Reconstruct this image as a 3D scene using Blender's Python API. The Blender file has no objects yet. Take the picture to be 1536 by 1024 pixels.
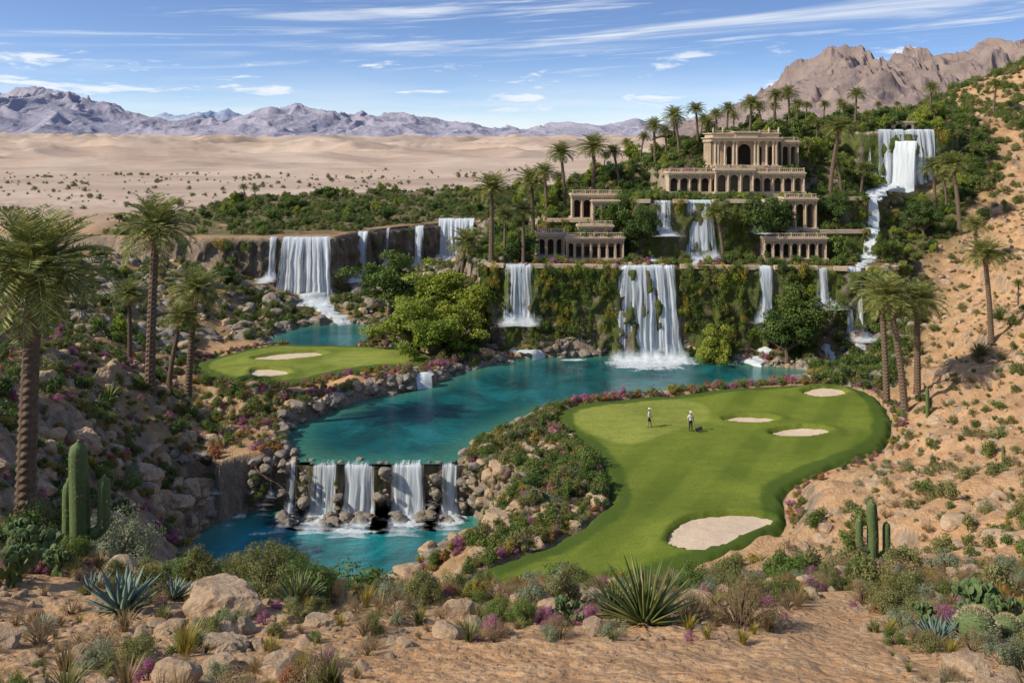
import bpy, math, random, numpy as np
from mathutils import Vector, Matrix, noise as mnoise
rng=np.random.default_rng(7); random.seed(7)
F=1330.; YH=215.; CZ=27.5
def WP(px,py,d): return ((px-768)/F*d, float(d), CZ-(py-YH)/F*d)
def UP(px,py,z):
    d=(CZ-z)*F/(py-YH); return ((px-768)/F*d, d)
def PD(px,d): return ((px-768)/F*d, float(d))
SC=bpy.context.scene
def sm(a,b,x):
    t=np.clip((x-a)/(b-a),0,1); return t*t*(3-2*t)
# ---------------- noise
_p=rng.permutation(256); PERM=np.concatenate([_p,_p,_p])
def pn(x,y,seed=0):
    x=np.asarray(x,float); y=np.asarray(y,float)
    xi=np.floor(x).astype(np.int64); yi=np.floor(y).astype(np.int64)
    xf=x-xi; yf=y-yi
    u=xf**3*(xf*(xf*6-15)+10); v=yf**3*(yf*(yf*6-15)+10)
    def g(ix,iy,dx,dy):
        h=PERM[(PERM[(ix+seed*17)&255]+iy)&255]*(2*math.pi/256)
        return np.cos(h)*dx+np.sin(h)*dy
    a=g(xi,yi,xf,yf); b=g(xi+1,yi,xf-1,yf); c=g(xi,yi+1,xf,yf-1); d=g(xi+1,yi+1,xf-1,yf-1)
    return (a+(b-a)*u)+((c+(d-c)*u)-(a+(b-a)*u))*v
def fbm(x,y,o=4,seed=0):
    s=0;a=1.;f=1.
    for i in range(o):
        s=s+a*pn(x*f,y*f,seed+i); a*=.5; f*=2.03
    return s
def ridged(x,y,o=5,seed=0):
    s=0;a=.5;f=1.;w=1.
    for i in range(o):
        n=1-np.abs(pn(x*f,y*f,seed+i))*1.8; n=np.clip(n,0,1)**2
        s=s+a*n*w; w=np.clip(n*1.5,0,1); a*=.5; f*=2.05
    return s
def sdf(poly,x,y):
    x=np.asarray(x,float);y=np.asarray(y,float)
    d=np.full(x.shape,1e18); ins=np.zeros(x.shape,bool); n=len(poly)
    for i in range(n):
        ax,ay=poly[i][:2]; bx,by=poly[(i+1)%n][:2]
        ex,ey=bx-ax,by-ay; wx,wy=x-ax,y-ay
        t=np.clip((wx*ex+wy*ey)/(ex*ex+ey*ey+1e-12),0,1)
        d=np.minimum(d,(wx-ex*t)**2+(wy-ey*t)**2)
        c=((ay>y)!=(by>y))&(x<(bx-ax)*(y-ay)/((by-ay) if by!=ay else 1e-9)+ax)
        ins^=c
    d=np.sqrt(d); return np.where(ins,d,-d)
def smoothpoly(p,it=2):
    for _ in range(it):
        q=[]
        for i in range(len(p)):
            a=p[i];b=p[(i+1)%len(p)]
            q.append((a[0]*.75+b[0]*.25,a[1]*.75+b[1]*.25)); q.append((a[0]*.25+b[0]*.75,a[1]*.25+b[1]*.75))
        p=q
    return p
# ---------------- plan polygons
LAKE=[UP(px,py,0) for px,py in [(455,692),(580,697),(685,692),(705,665),(760,640),(820,615),(900,603),(1000,592),(1100,580),(1190,572),(1222,555),(1130,548),(1060,538)]]+[(28,114.5),(12,115),(6,114)]+[UP(px,py,0) for px,py in [(790,536),(740,548),(700,556),(650,577),(600,590),(540,600),(490,620),(430,642),(435,668)]]
INLET=[UP(px,py,0) for px,py in [(400,508),(450,488),(548,484),(572,505),(556,528),(410,525)]]
POOL=[UP(px,py,-4) for px,py in [(235,845),(300,800),(350,772),(440,756),(560,760),(700,764),(735,790),(765,800),(745,835),(660,862),(560,892),(430,890),(300,880)]]
GREEN=[UP(px,py,1) for px,py in [(822,622),(900,603),(1000,592),(1100,583),(1200,577),(1290,580),(1325,605),(1338,650),(1290,690),(1215,712),(1165,735),(1175,775),(1150,815),(1080,845),(960,872),(840,884),(700,884),(705,862),(800,825),(880,790),(925,755),(915,715),(885,668)]]
LGREEN=[UP(px,py,1) for px,py in [(285,548),(330,530),(420,516),(520,517),(600,521),(662,535),(640,549),(560,552),(500,560),(440,577),(380,578),(325,566)]]
BUNK=[[UP(px,py,1) for px,py in q] for q in [
 [(1076,626),(1110,620),(1165,622),(1172,629),(1140,635),(1090,633)],
 [(1150,645),(1190,638),(1235,640),(1254,649),(1215,657),(1160,656)],
 [(1198,589),(1225,582),(1268,584),(1272,596),(1245,600),(1215,597)],
 [(988,825),(1020,785),(1085,771),(1155,772),(1165,785),(1130,800),(1090,828),(1040,836)],
 [(368,540),(420,531),(480,528),(497,533),(450,541),(390,545)],
 [(370,556),(400,552),(442,557),(425,567),(385,571)],
 [(775,884),(820,868),(865,870),(872,882),(830,890)]]]
LAKE=smoothpoly(LAKE,1);INLET=smoothpoly(INLET);POOL=smoothpoly(POOL,1);GREEN=smoothpoly(GREEN);LGREEN=smoothpoly(LGREEN)
BUNK=[smoothpoly(b) for b in BUNK]
P1F=[(-4,118),(0,116.5),(8,116.5),(14,115.8),(22,116.2),(30,115.2),(38,115.2),(44,113.8),(49,114.3),(52,118)]
RIM=[(-90,152),(-60,150),(-49,149),(-41,150),(-30,151),(-26,163),(-17,174),(-7,184),(-5,165),(-8,145),(-7,128)]
P1=[(-220,160)]+RIM+P1F+[(62,135),(80,190),(80,260),(-220,260)]
P1B=[(3,150),(5,127),(18,126),(18,150)]
P2F=[(16,130),(17.5,124.5),(24,124),(30,124.3),(36,124),(37.5,129),(52,130)]
P2=P2F+[(54,150),(16,150)]
P1C=[(34,124.2),(50,125),(54,135),(34,135)]
P3=[(22,146),(23.2,133),(43.5,133),(47,146)]
P4F=[(55,156),(59,150.5),(66,150),(73,150.5),(78,156)]
P4=P4F+[(78,172),(55,172)]
FPATH=[PD(*a) for a in [(450,8),(560,13.6),(700,14.8),(900,15.2),(1130,15.6),(1195,19),(1235,24.5),(1285,24.5),(1270,19),(1330,15),(1420,8)]]
CP=[WP(*a) for a in [
 (0,1024,12),(400,1024,12),(768,1024,12),(1150,1024,12),(1536,1024,13),(-300,1000,13),(1850,1000,14),
 (0,950,16),(250,940,16.5),(500,935,17),(768,930,17.5),(1000,930,18),(1250,920,20),(1536,930,20),
 (118,845,23),(300,880,21),(500,890,21),(640,895,21),(768,888,22),(900,885,24),(1000,880,26),(1120,880,27),(1308,850,30),(1200,895,24),(1536,860,28),
 (0,850,20),(-300,800,24),(40,785,30),(-300,600,36),(0,700,34),(0,620,44),
 (100,760,44),(100,700,52),(100,620,62),(100,520,85),(0,492,78),(-300,480,90),
 (200,850,50),(200,775,58),(200,700,66),(200,640,72),(215,572,84),(200,520,100),
 (250,775,69),(250,700,74),(250,640,79),(260,600,86),(300,755,75.5),(310,690,78),(300,640,84),(282,602,90),(300,560,100),
 (380,676,76.8),(420,628,86),(300,528,113),(100,470,112),(0,440,120),
 (100,400,140),(0,370,150),(-300,380,140),(-300,320,200),(0,330,190),(250,440,130),(300,480,125),(180,380,148),(350,420,143),(420,470,138),(500,450,147),(580,455,142),(600,410,160),(700,400,170),(690,440,140),
 (560,500,120),(620,525,112),(650,485,122),(690,480,122),(730,515,118),(770,525,115.5),(740,470,128),(540,535,122),
 (450,585,93),(400,600,88),(500,590,95),(600,575,97),(660,562,100),
 (840,527,114),(1000,531,114),(1120,534,113),(1200,535,111),(1300,538,108),(1240,555,104),
 (1340,600,92),(1340,625,86),(1450,600,85),(1536,600,80),(1700,560,80),(1400,520,105),(1400,450,115),(1536,480,97),(1536,400,112),(1450,400,120),(1700,380,110),
 (1340,660,78),(1400,690,68),(1300,715,68),(1210,735,64),(1195,790,57),(1350,780,50),(1150,850,48),(1536,700,56),(1536,800,38),(1400,850,35),(1800,650,60),(1800,850,28),
 (1450,300,140),(1536,300,132),(1350,300,147),(1350,388,124),(1700,200,150),(1330,300,140),
 (1300,182,166),(1400,178,170),(1480,145,200),(1536,100,205),(1536,92,235),(1700,60,235),(1600,180,165),(1700,280,125),
 (1150,200,162),(1040,222,158),(1150,215,150),(950,250,152),(880,280,150),(800,320,152),(1230,205,158),(1250,250,142),
 (780,760,65),(860,700,73),(800,690,77),(720,700,76),(720,835,61),(760,810,62),(780,850,57),(700,690,77.5)]]
CP+=[(0,35,8),(-10,34,7),(10,38,8),(0,46,2),(-14,52,-1),(-6,57,-3),(6,50,1.2),(20,48,4.5),(-16,33,9.5),(-20,60,-2.5),(-22,44,5.5),
 (0,0,25.2),(-20,0,25),(20,0,25),(0,5,23.8),(-45,20,22),(45,15,24),(-120,80,18),(-120,30,24),(120,60,22),(120,20,25),
 (0,124,8),(15,122,7),(30,121,6),(44,120,7),(15,135,14),(30,132,13),(46,134,15),(0,140,10),(-12,200,10.5),(-60,200,10.5),(-150,220,12),(0,230,10),(40,220,20),(80,240,26),(-3,176,9)]
CP=np.array(CP)
def kern(r2): return -np.sqrt(r2+1.0)
_X=CP[:,0];_Y=CP[:,1];n=len(CP)
A=np.zeros((n+3,n+3)); A[:n,:n]=kern((_X[:,None]-_X)**2+(_Y[:,None]-_Y)**2)+np.eye(n)*.5
A[:n,n]=1;A[:n,n+1]=_X/100;A[:n,n+2]=_Y/100;A[n:,:n]=A[:n,n:].T
W=np.linalg.solve(A,np.concatenate([CP[:,2],[0,0,0]]))
def rbf(x,y):
    s=W[n]+W[n+1]*x/100+W[n+2]*y/100
    for i in range(n): s=s+W[i]*kern((x-_X[i])**2+(y-_Y[i])**2)
    return s
def far(x,y):
    base=11.7+12*sm(350,1500,y)+10*sm(200,1500,-x)*sm(200,500,y)
    wx=x+50*pn(x/220,y/160,3)+14*pn(x/60,y/50,4); wy=y+45*pn(x/200,y/180,5)+14*pn(x/50,y/50,6)
    d=(1-np.abs(pn(wx/300,wy/170,9))*2)
    d2=(1-np.abs(pn(wx/130,wy/75,12))*2); d3=(1-np.abs(pn(wx/45,wy/30,15))*2)
    d=np.maximum(d,0)**1.6; d2=np.maximum(d2,0)**1.6
    Am=1.0+12*sm(300,800,y)
    return base+Am*(d-.35)+Am*1.0*(d2-.4)+Am*.22*np.maximum(d3,0)**1.5
def golfz(x,y): return 1.0+.55*pn(x/13,y/13,21)+.22*pn(x/5,y/5,22)
def Hraw(x,y):
    z=rbf(x,y)
    nz=fbm(x/6,y/6,4,31)
    z=z+nz*.45*sm(14,40,y)+.16*fbm(x/1.3,y/1.3,3,41)+1.5*(ridged(x/9,y/9,5,35)-.42)*sm(32,60,y)
    wob=1.3*fbm(x/9,y/9,3,51)*sm(130,150,y)*(x<0)
    def step(z,poly,h,wd=.5,wb=0):
        s=sdf(poly,x,y)+wb
        w=sm(-wd,wd,s); return np.maximum(z,z+(h-z)*w)
    z=step(z,P1,11.5+.25*nz*(y>150),.5,wob)
    z=step(z,P1B,16.6);z=step(z,P1C,15.2);z=step(z,P2,19.5);z=step(z,P3,23.7);z=step(z,P4,29.6)
    w=sm(215,300,y)
    if np.any(w>0): z=z*(1-w)+far(x,y)*w
    sl=np.maximum(sdf(LAKE,x,y),sdf(INLET,x,y)); sp=sdf(POOL,x,y); inn=(sl>-7)&(y<150)
    z=np.where(inn,np.maximum(z,.25+.12*np.clip(-sl,0,3)),z)
    z=z+(-1.8-z)*sm(-.9,.9,sl)*(sl>-1)
    z=np.where((sp>-5),np.maximum(z,-3.7),z)
    z=z+(-6-z)*sm(-1.0,.8,sp)*(sp>-1.1)
    gs=np.maximum(sdf(GREEN,x,y),sdf(LGREEN,x,y)); w=sm(-3.2,-.4,gs)
    z=z+(golfz(x,y)-1.2*sm(-.6,.4,gs)-.06-z)*w*(sl<-.9)
    return z
def H(x,y):
    x=np.atleast_1d(np.asarray(x,float));y=np.atleast_1d(np.asarray(y,float))
    out=np.empty(x.shape)
    for a in range(0,len(x),60000): out[a:a+60000]=Hraw(x[a:a+60000],y[a:a+60000])
    return out
def H1(x,y): return float(H([x],[y])[0])
# ---------------- material helpers
def newmat(name):
    m=bpy.data.materials.new(name); m.use_nodes=True; nt=m.node_tree; nt.nodes.clear()
    o=nt.nodes.new('ShaderNodeOutputMaterial'); return m,nt,o
class N:
    def __init__(s,nt): s.nt=nt
    def __call__(s,t,**k):
        nd=s.nt.nodes.new(t)
        for a,b in k.items(): setattr(nd,a,b)
        return nd
    def link(s,a,b): s.nt.links.new(a,b)
    def mix(s,f,a,b):
        nd=s.nt.nodes.new('ShaderNodeMix'); nd.data_type='RGBA'
        for i,v in ((0,f),(6,a),(7,b)):
            if isinstance(v,bpy.types.NodeSocket): s.nt.links.new(v,nd.inputs[i])
            elif i==0: nd.inputs[0].default_value=v
            else: nd.inputs[i].default_value=(*v,1)
        return nd.outputs[2]
    def math(s,op,a,b=0.,c=0.,clamp=False):
        nd=s.nt.nodes.new('ShaderNodeMath'); nd.operation=op; nd.use_clamp=clamp
        for i,v in enumerate((a,b,c)):
            if isinstance(v,bpy.types.NodeSocket): s.nt.links.new(v,nd.inputs[i])
            else: nd.inputs[i].default_value=v
        return nd.outputs[0]
    def noise(s,vec,scale,det=5,rough=.6,dist=0.):
        nd=s('ShaderNodeTexNoise'); nd.inputs['Scale'].default_value=scale; nd.inputs['Detail'].default_value=det
        nd.inputs['Roughness'].default_value=rough; nd.inputs['Distortion'].default_value=dist
        if vec is not None: s.link(vec,nd.inputs['Vector'])
        return nd.outputs[0]
    def ramp(s,f,stops):
        nd=s('ShaderNodeValToRGB'); s.link(f,nd.inputs[0]); e=nd.color_ramp.elements
        while len(e)<len(stops): e.new(.5)
        for q,(p,c) in zip(e,stops):
            q.position=p; q.color=(*c,1) if len(c)==3 else c
        return nd.outputs[0]
    def mr(s,v,a,b,c=0.,d=1.):
        nd=s('ShaderNodeMapRange'); nd.interpolation_type='SMOOTHSTEP'
        s.link(v,nd.inputs[0])
        for i,q in zip((1,2,3,4),(a,b,c,d)): nd.inputs[i].default_value=q
        return nd.outputs[0]
    def pos(s): return s('ShaderNodeNewGeometry').outputs['Position']
    def obj(s): return s('ShaderNodeTexCoord').outputs['Object']
    def scalev(s,v,sc):
        nd=s('ShaderNodeMapping'); s.link(v,nd.inputs[0]); nd.inputs['Scale'].default_value=sc; return nd.outputs[0]
    def attr(s,name,which='Fac'):
        nd=s('ShaderNodeAttribute'); nd.attribute_name=name; return nd.outputs[which]
    def bump(s,h,st,dist=.1):
        nd=s('ShaderNodeBump'); nd.inputs['Strength'].default_value=st; nd.inputs['Distance'].default_value=dist
        s.link(h,nd.inputs['Height']); return nd.outputs[0]
    def princ(s,col,rough=.9,nrm=None,spec=.2):
        nd=s('ShaderNodeBsdfPrincipled')
        if isinstance(col,bpy.types.NodeSocket): s.link(col,nd.inputs['Base Color'])
        else: nd.inputs['Base Color'].default_value=(*col,1)
        nd.inputs['Roughness'].default_value=rough; nd.inputs['Specular IOR Level'].default_value=spec
        if nrm is not None: s.link(nrm,nd.inputs['Normal'])
        return nd
def simple(name,c1,c2,scale=3,rough=.85,bump=.4,bd=.05,coord='obj',c3=None,spec=.2):
    m,nt,o=newmat(name); q=N(nt); v=q.obj() if coord=='obj' else q.pos()
    f=q.noise(v,scale,6,.65); st=[(.3,c1),(.7,c2)]
    if c3: st=[(.25,c1),(.5,c2),(.75,c3)]
    c=q.ramp(f,st); f2=q.noise(v,scale*5,5,.7)
    c=q.mix(q.mr(f2,.35,.65,0.,.35),c,tuple(a*.5 for a in c1))
    p=q.princ(c,rough,q.bump(f2,bump,bd),spec); nt.links.new(p.outputs[0],o.inputs[0]); return m
def leafmat(name,ca,cb,cc=None,tr=.38,rough=.55):
    m,nt,o=newmat(name); q=N(nt)
    rnd=q('ShaderNodeObjectInfo').outputs['Random']; geo=q('ShaderNodeNewGeometry').outputs['Random Per Island']
    c=q.mix(rnd,ca,cb)
    if cc: c=q.mix(q.math('GREATER_THAN',geo,.72),c,cc)
    hs=q('ShaderNodeHueSaturation'); q.link(c,hs.inputs['Color']); q.link(q.math('MULTIPLY_ADD',geo,.85,.75),hs.inputs['Value'])
    p=q.princ(hs.outputs[0],rough,None,.25)
    t=q('ShaderNodeBsdfTranslucent'); q.link(hs.outputs[0],t.inputs[0])
    mx=q('ShaderNodeMixShader'); mx.inputs[0].default_value=tr; q.link(p.outputs[0],mx.inputs[1]); q.link(t.outputs[0],mx.inputs[2])
    q.link(mx.outputs[0],o.inputs[0]); return m
M={}
M['green']=leafmat('leaf_green',(.09,.14,.025),(.14,.185,.04))
M['dkgreen']=leafmat('leaf_dark_green',(.055,.095,.02),(.09,.135,.03))
M['bright']=leafmat('leaf_bright',(.18,.24,.03),(.26,.29,.04))
M['olive']=leafmat('leaf_olive',(.16,.165,.05),(.22,.21,.08))
M['sage']=leafmat('leaf_sage',(.18,.21,.12),(.24,.26,.15))
M['yellow']=leafmat('leaf_yellow',(.32,.25,.04),(.40,.30,.05),(.16,.16,.04))
M['dry']=leafmat('leaf_dry',(.30,.21,.10),(.38,.28,.14),(.18,.13,.07))
M['purple']=leafmat('flower_purple',(.42,.10,.29),(.52,.17,.33),(.13,.14,.05))
M['orange']=leafmat('flower_orange',(.42,.15,.07),(.44,.21,.08),(.13,.12,.04))
M['palm']=leafmat('palm_leaf',(.125,.165,.04),(.18,.20,.05),(.26,.24,.07),.32,.45)
M['palmdry']=leafmat('palm_dry_leaf',(.27,.19,.09),(.32,.22,.11))
M['agave']=leafmat('agave_leaf',(.13,.19,.15),(.17,.22,.16),None,.1,.5)
M['yucca']=leafmat('yucca_leaf',(.09,.13,.035),(.13,.16,.045),(.22,.20,.07),.15,.45)
M['twig']=simple('twig',(.13,.09,.05),(.2,.14,.09),8)
M['trunk']=simple('palm_bark',(.12,.085,.055),(.24,.17,.115),6,.9,.8,.05)
M['bark']=simple('tree_bark',(.10,.075,.05),(.18,.14,.10),6,.9,.8,.05)
M['cactus']=simple('cactus_skin',(.09,.14,.05),(.14,.19,.07),5,.7,.2)
M['spine']=simple('cactus_spine',(.5,.42,.25),(.6,.5,.3),9)
M['rock']=simple('rock_stone',(.27,.18,.11),(.45,.325,.205),1.6,.9,.7,.08,c3=(.57,.42,.28))
M['rockg']=simple('grey_rock_stone',(.13,.11,.085),(.28,.235,.185),1.6,.9,.7,.08,c3=(.42,.36,.29))
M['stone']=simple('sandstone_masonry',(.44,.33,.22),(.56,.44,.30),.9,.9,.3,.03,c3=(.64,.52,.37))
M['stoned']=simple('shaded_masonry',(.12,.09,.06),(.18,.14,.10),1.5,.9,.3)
def terr_mat():
    m,nt,o=newmat('terrain_ground'); q=N(nt); P=q.pos()
    n1=q.noise(P,.12,6,.6); n2=q.noise(P,.9,6,.65); n3=q.noise(P,6,5,.7)
    soil=q.ramp(n2,[(.3,(.35,.19,.09)),(.5,(.48,.285,.145)),(.72,(.58,.385,.215))])
    soil=q.mix(q.mr(n1,.4,.62,0,.5),soil,(.39,.255,.14))
    vo=q('ShaderNodeTexVoronoi'); q.link(P,vo.inputs['Vector']); vo.inputs['Scale'].default_value=5
    soil=q.mix(q.mr(vo.outputs['Distance'],.12,.32,.5,0),soil,(.56,.43,.29))
    soil=q.mix(q.mr(n3,.5,.75,0,.5),soil,(.23,.135,.07))
    fa=q.attr('far'); sand=q.ramp(q.noise(q.scalev(P,(1,2,1)),.012,8,.65),[(.3,(.34,.25,.19)),(.48,(.46,.35,.265)),(.68,(.57,.455,.36))])  # far sand tones, paled with distance haze painted into the colour
    spk=q.mr(q.noise(P,.07,8,.8),.54,.68,0,.4); sand=q.mix(spk,sand,(.24,.185,.125))
    c=q.mix(fa,soil,sand)
    vg=q.attr('veg'); vcol=q.ramp(n2,[(.3,(.05,.06,.02)),(.55,(.12,.105,.045)),(.75,(.26,.18,.10))])
    c=q.mix(q.math('MULTIPLY',vg,q.mr(q.noise(P,.35,5,.7),.25,.5),clamp=True),c,vcol)
    nz=q('ShaderNodeSeparateXYZ'); q.link(q('ShaderNodeNewGeometry').outputs['True Normal'],nz.inputs[0])
    rock=q.ramp(q.noise(q.scalev(P,(1,1,.4)),1.2,7,.7),[(.3,(.11,.09,.065)),(.55,(.28,.215,.155)),(.75,(.44,.35,.25))])
    c=q.mix(q.math('MULTIPLY',q.mr(nz.outputs[2],.6,.8,1,0),q.math('SUBTRACT',1,fa)),c,rock)
    h=q.math('ADD',q.math('MULTIPLY',n2,.6),q.math('MULTIPLY',n3,.3)); h=q.math('ADD',h,q.math('MULTIPLY',vo.outputs['Distance'],-.25))
    p=q.princ(c,.95,q.bump(h,.9,.3),.1); q.link(p.outputs[0],o.inputs[0]); return m
M['terrain']=terr_mat()
def golf_mat():
    m,nt,o=newmat('golf_grass'); q=N(nt); P=q.pos()
    e=q.attr('edge'); g=q.attr('putt')
    n1=q.noise(P,.15,4,.5); n2=q.noise(P,2.2,5,.7); n3=q.noise(P,25,3,.7); n4=q.noise(q.scalev(P,(.4,1.,1)),.5,5,.65); n5=q.noise(P,7,4,.7)
    sx=q('ShaderNodeSeparateXYZ'); q.link(P,sx.inputs[0])
    stripe=q.math('SINE',q.math('ADD',q.math('MULTIPLY',sx.outputs[0],1.3),q.math('MULTIPLY',sx.outputs[1],-.7)))
    stripe=q.math('ADD',stripe,q.math('MULTIPLY',q.math('SUBTRACT',n2,.5),1.5))
    c=q.mix(q.mr(n1,.35,.65),(.115,.16,.02),(.18,.22,.03))
    c=q.mix(q.mr(stripe,-.5,.5,0,.45),c,(.22,.26,.038))
    c=q.mix(q.math('MULTIPLY',g,.8),c,(.32,.34,.07))
    c=q.mix(q.mr(q.math('ADD',e,q.math('MULTIPLY',q.noise(P,.5,4,.6),1.6)),1.9,2.5,.9,0),c,(.06,.10,.016))
    c=q.mix(q.mr(n4,.4,.68,0,.4),c,(.085,.13,.018)); c=q.mix(q.mr(n2,.45,.75,0,.4),c,(.07,.105,.015)); c=q.mix(q.mr(n5,.45,.7,0,.35),c,(.06,.085,.014)); c=q.mix(q.mr(n3,.45,.7,0,.3),c,(.05,.08,.012))
    h=q.math('ADD',n3,q.math('MULTIPLY',n5,1.5))
    p=q.princ(c,.9,q.bump(h,.6,.06),.1); q.link(p.outputs[0],o.inputs[0]); return m
M['golf']=golf_mat()
M['sand']=simple('bunker_sand',(.60,.46,.32),(.68,.54,.39),1.2,.95,.3,.03,'pos')
def cliff_mat(name,moss):
    m,nt,o=newmat(name); q=N(nt); P=q.pos()
    a=q.noise(q.scalev(P,(1,1,.35)),.9,8,.7); b=q.noise(q.scalev(P,(1,1,.3)),.6,6,.7); f=q.noise(P,5,6,.75)
    c=q.ramp(a,[(.28,(.045,.037,.027)),(.5,(.17,.135,.095)),(.7,(.34,.27,.19))])
    g=q.ramp(f,[(.35,(.045,.065,.015)),(.6,(.14,.165,.03)),(.75,(.24,.23,.06))])
    c=q.mix(q.mr(b,.62-moss*.35,.72-moss*.3),c,g)
    h=q.math('ADD',a,q.math('MULTIPLY',f,.4))
    p=q.princ(c,.85,q.bump(h,1,.5),.25); q.link(p.outputs[0],o.inputs[0]); return m
M['cliff']=cliff_mat('mossy_cliff',.65); M['cliffd']=cliff_mat('bare_cliff',.2)
def water_mat(name,deep,shal):
    m,nt,o=newmat(name); q=N(nt); P=q.pos(); e=q.attr('edge')
    n=q.noise(P,.16,6,.65,.6)
    c=q.ramp(n,[(.35,tuple(x*.5 for x in deep)),(.5,deep),(.66,tuple(x*1.7+.003 for x in deep))]); c=q.mix(q.mr(q.math('ADD',e,q.math('MULTIPLY',n,2.)),.5,5.2,.9,0),c,shal)
    r1=q.noise(q.scalev(P,(.7,1.7,1)),1.3,5,.6,.5); r2=q.noise(q.scalev(P,(1,1.6,1)),5,4,.6,.2)
    h=q.math('ADD',r1,q.math('MULTIPLY',r2,.35))
    p=q.princ(c,.05,q.bump(h,.8,.4),.5); p.inputs['IOR'].default_value=1.33; q.link(p.outputs[0],o.inputs[0]); return m
M['lake']=water_mat('lake_water',(.004,.095,.098),(.06,.21,.14)); M['pool']=water_mat('pool_water',(.004,.16,.17),(.07,.27,.2))
def fall_mat(name,lo,hi,su,sv,amax=1.,dk=(.45,.54,.58)):
    m,nt,o=newmat(name); q=N(nt); v=q.attr('wf','Vector')
    s=q('ShaderNodeSeparateXYZ'); q.link(v,s.inputs[0])
    cv=q('ShaderNodeCombineXYZ'); q.link(s.outputs[0],cv.inputs[0]); q.link(s.outputs[1],cv.inputs[1])
    a=q.noise(q.scalev(cv.outputs[0],(su,sv,1)),1,7,.7,.15); big=q.noise(q.scalev(cv.outputs[0],(su*.2,sv*.35,1)),1,4,.55,.2)
    al=q.math('ADD',q.math('MULTIPLY',a,.55),q.math('MULTIPLY',big,.45))
    al=q.math('ADD',al,q.math('MULTIPLY',q.math('SUBTRACT',s.outputs[2],1.),.55))
    al=q.mr(al,lo,hi,0,amax)
    d=q('ShaderNodeBsdfDiffuse'); q.link(q.mix(q.mr(a,.35,.6),dk,(.88,.92,.94)),d.inputs[0])
    t=q('ShaderNodeBsdfTranslucent'); t.inputs[0].default_value=(.8,.86,.9,1)
    mx=q('ShaderNodeMixShader'); mx.inputs[0].default_value=.35; q.link(d.outputs[0],mx.inputs[1]); q.link(t.outputs[0],mx.inputs[2])
    tr=q('ShaderNodeBsdfTransparent'); m2=q('ShaderNodeMixShader'); q.link(al,m2.inputs[0]); q.link(tr.outputs[0],m2.inputs[1]); q.link(mx.outputs[0],m2.inputs[2])
    q.link(m2.outputs[0],o.inputs[0]); return m
M['fall']=fall_mat('falling_water',.40,.56,5.,.13,.97,(.5,.58,.62)); M['mist']=fall_mat('spray',.32,.74,.8,.8,.8,(.8,.85,.88)); M['foam']=fall_mat('foam_water',.36,.54,1.9,1.9,.97,(.6,.7,.73))
def mount_mat(name,c1,c2,c3,sc):
    m,nt,o=newmat(name); q=N(nt); P=q.pos()
    a=q.noise(P,sc,9,.72); c=q.ramp(a,[(.3,c1),(.52,c2),(.72,c3)])
    p=q.princ(c,1,q.bump(a,.9,2/sc*.08),.05); q.link(p.outputs[0],o.inputs[0]); return m
M['mtfar']=mount_mat('hazed_far_mountain',(.29,.295,.37),(.35,.335,.395),(.42,.39,.42),.008)  # distance haze painted into the base colour as blue-lavender
M['mtpale']=mount_mat('hazed_pale_mountain',(.36,.43,.56),(.40,.46,.58),(.44,.49,.58),.004)  # farthest range: pale blue is aerial haze put into the colour
M['mtnear']=mount_mat('hazed_near_mountain',(.18,.145,.145),(.265,.205,.18),(.36,.28,.23),.03)  # brown rock tones with some haze mixed into the colour
# ---------------- mesh helpers
def mesh_np(name,V,Fq,mats=(),smooth=True,midx=None):
    V=np.asarray(V,np.float32).reshape(-1,3); Fq=np.asarray(Fq,np.int32); k=Fq.shape[1]
    me=bpy.data.meshes.new(name); me.vertices.add(len(V)); me.vertices.foreach_set('co',V.ravel())
    me.loops.add(Fq.size); me.loops.foreach_set('vertex_index',Fq.ravel())
    me.polygons.add(len(Fq)); me.polygons.foreach_set('loop_start',np.arange(0,Fq.size,k,dtype=np.int32))
    try: me.polygons.foreach_set('loop_total',np.full(len(Fq),k,np.int32))
    except Exception: pass
    for mm in mats: me.materials.append(mm)
    if midx is not None: me.polygons.foreach_set('material_index',np.asarray(midx,np.int32))
    me.polygons.foreach_set('use_smooth',np.full(len(Fq),smooth))
    me.update(calc_edges=True); me.validate(); return me
def addobj(name,me,loc=(0,0,0),rot=(0,0,0),scl=(1,1,1),parent=None,link=True):
    o=bpy.data.objects.new(name,me); o.location=loc; o.rotation_euler=rot; o.scale=scl
    if parent: o.parent=parent
    if link: SC.collection.objects.link(o)
    return o
def fattr(me,name,arr):
    a=me.attributes.new(name,'FLOAT','POINT'); a.data.foreach_set('value',np.asarray(arr,np.float32).ravel())
def vattr(me,name,arr):
    a=me.attributes.new(name,'FLOAT_VECTOR','POINT'); a.data.foreach_set('vector',np.asarray(arr,np.float32).ravel())
def gridfaces(nr,nc,keep=None):
    i=np.arange(nr*nc).reshape(nr,nc)
    f=np.stack([i[:-1,:-1],i[:-1,1:],i[1:,1:],i[1:,:-1]],-1).reshape(-1,4)
    return f if keep is None else f[keep]
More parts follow.
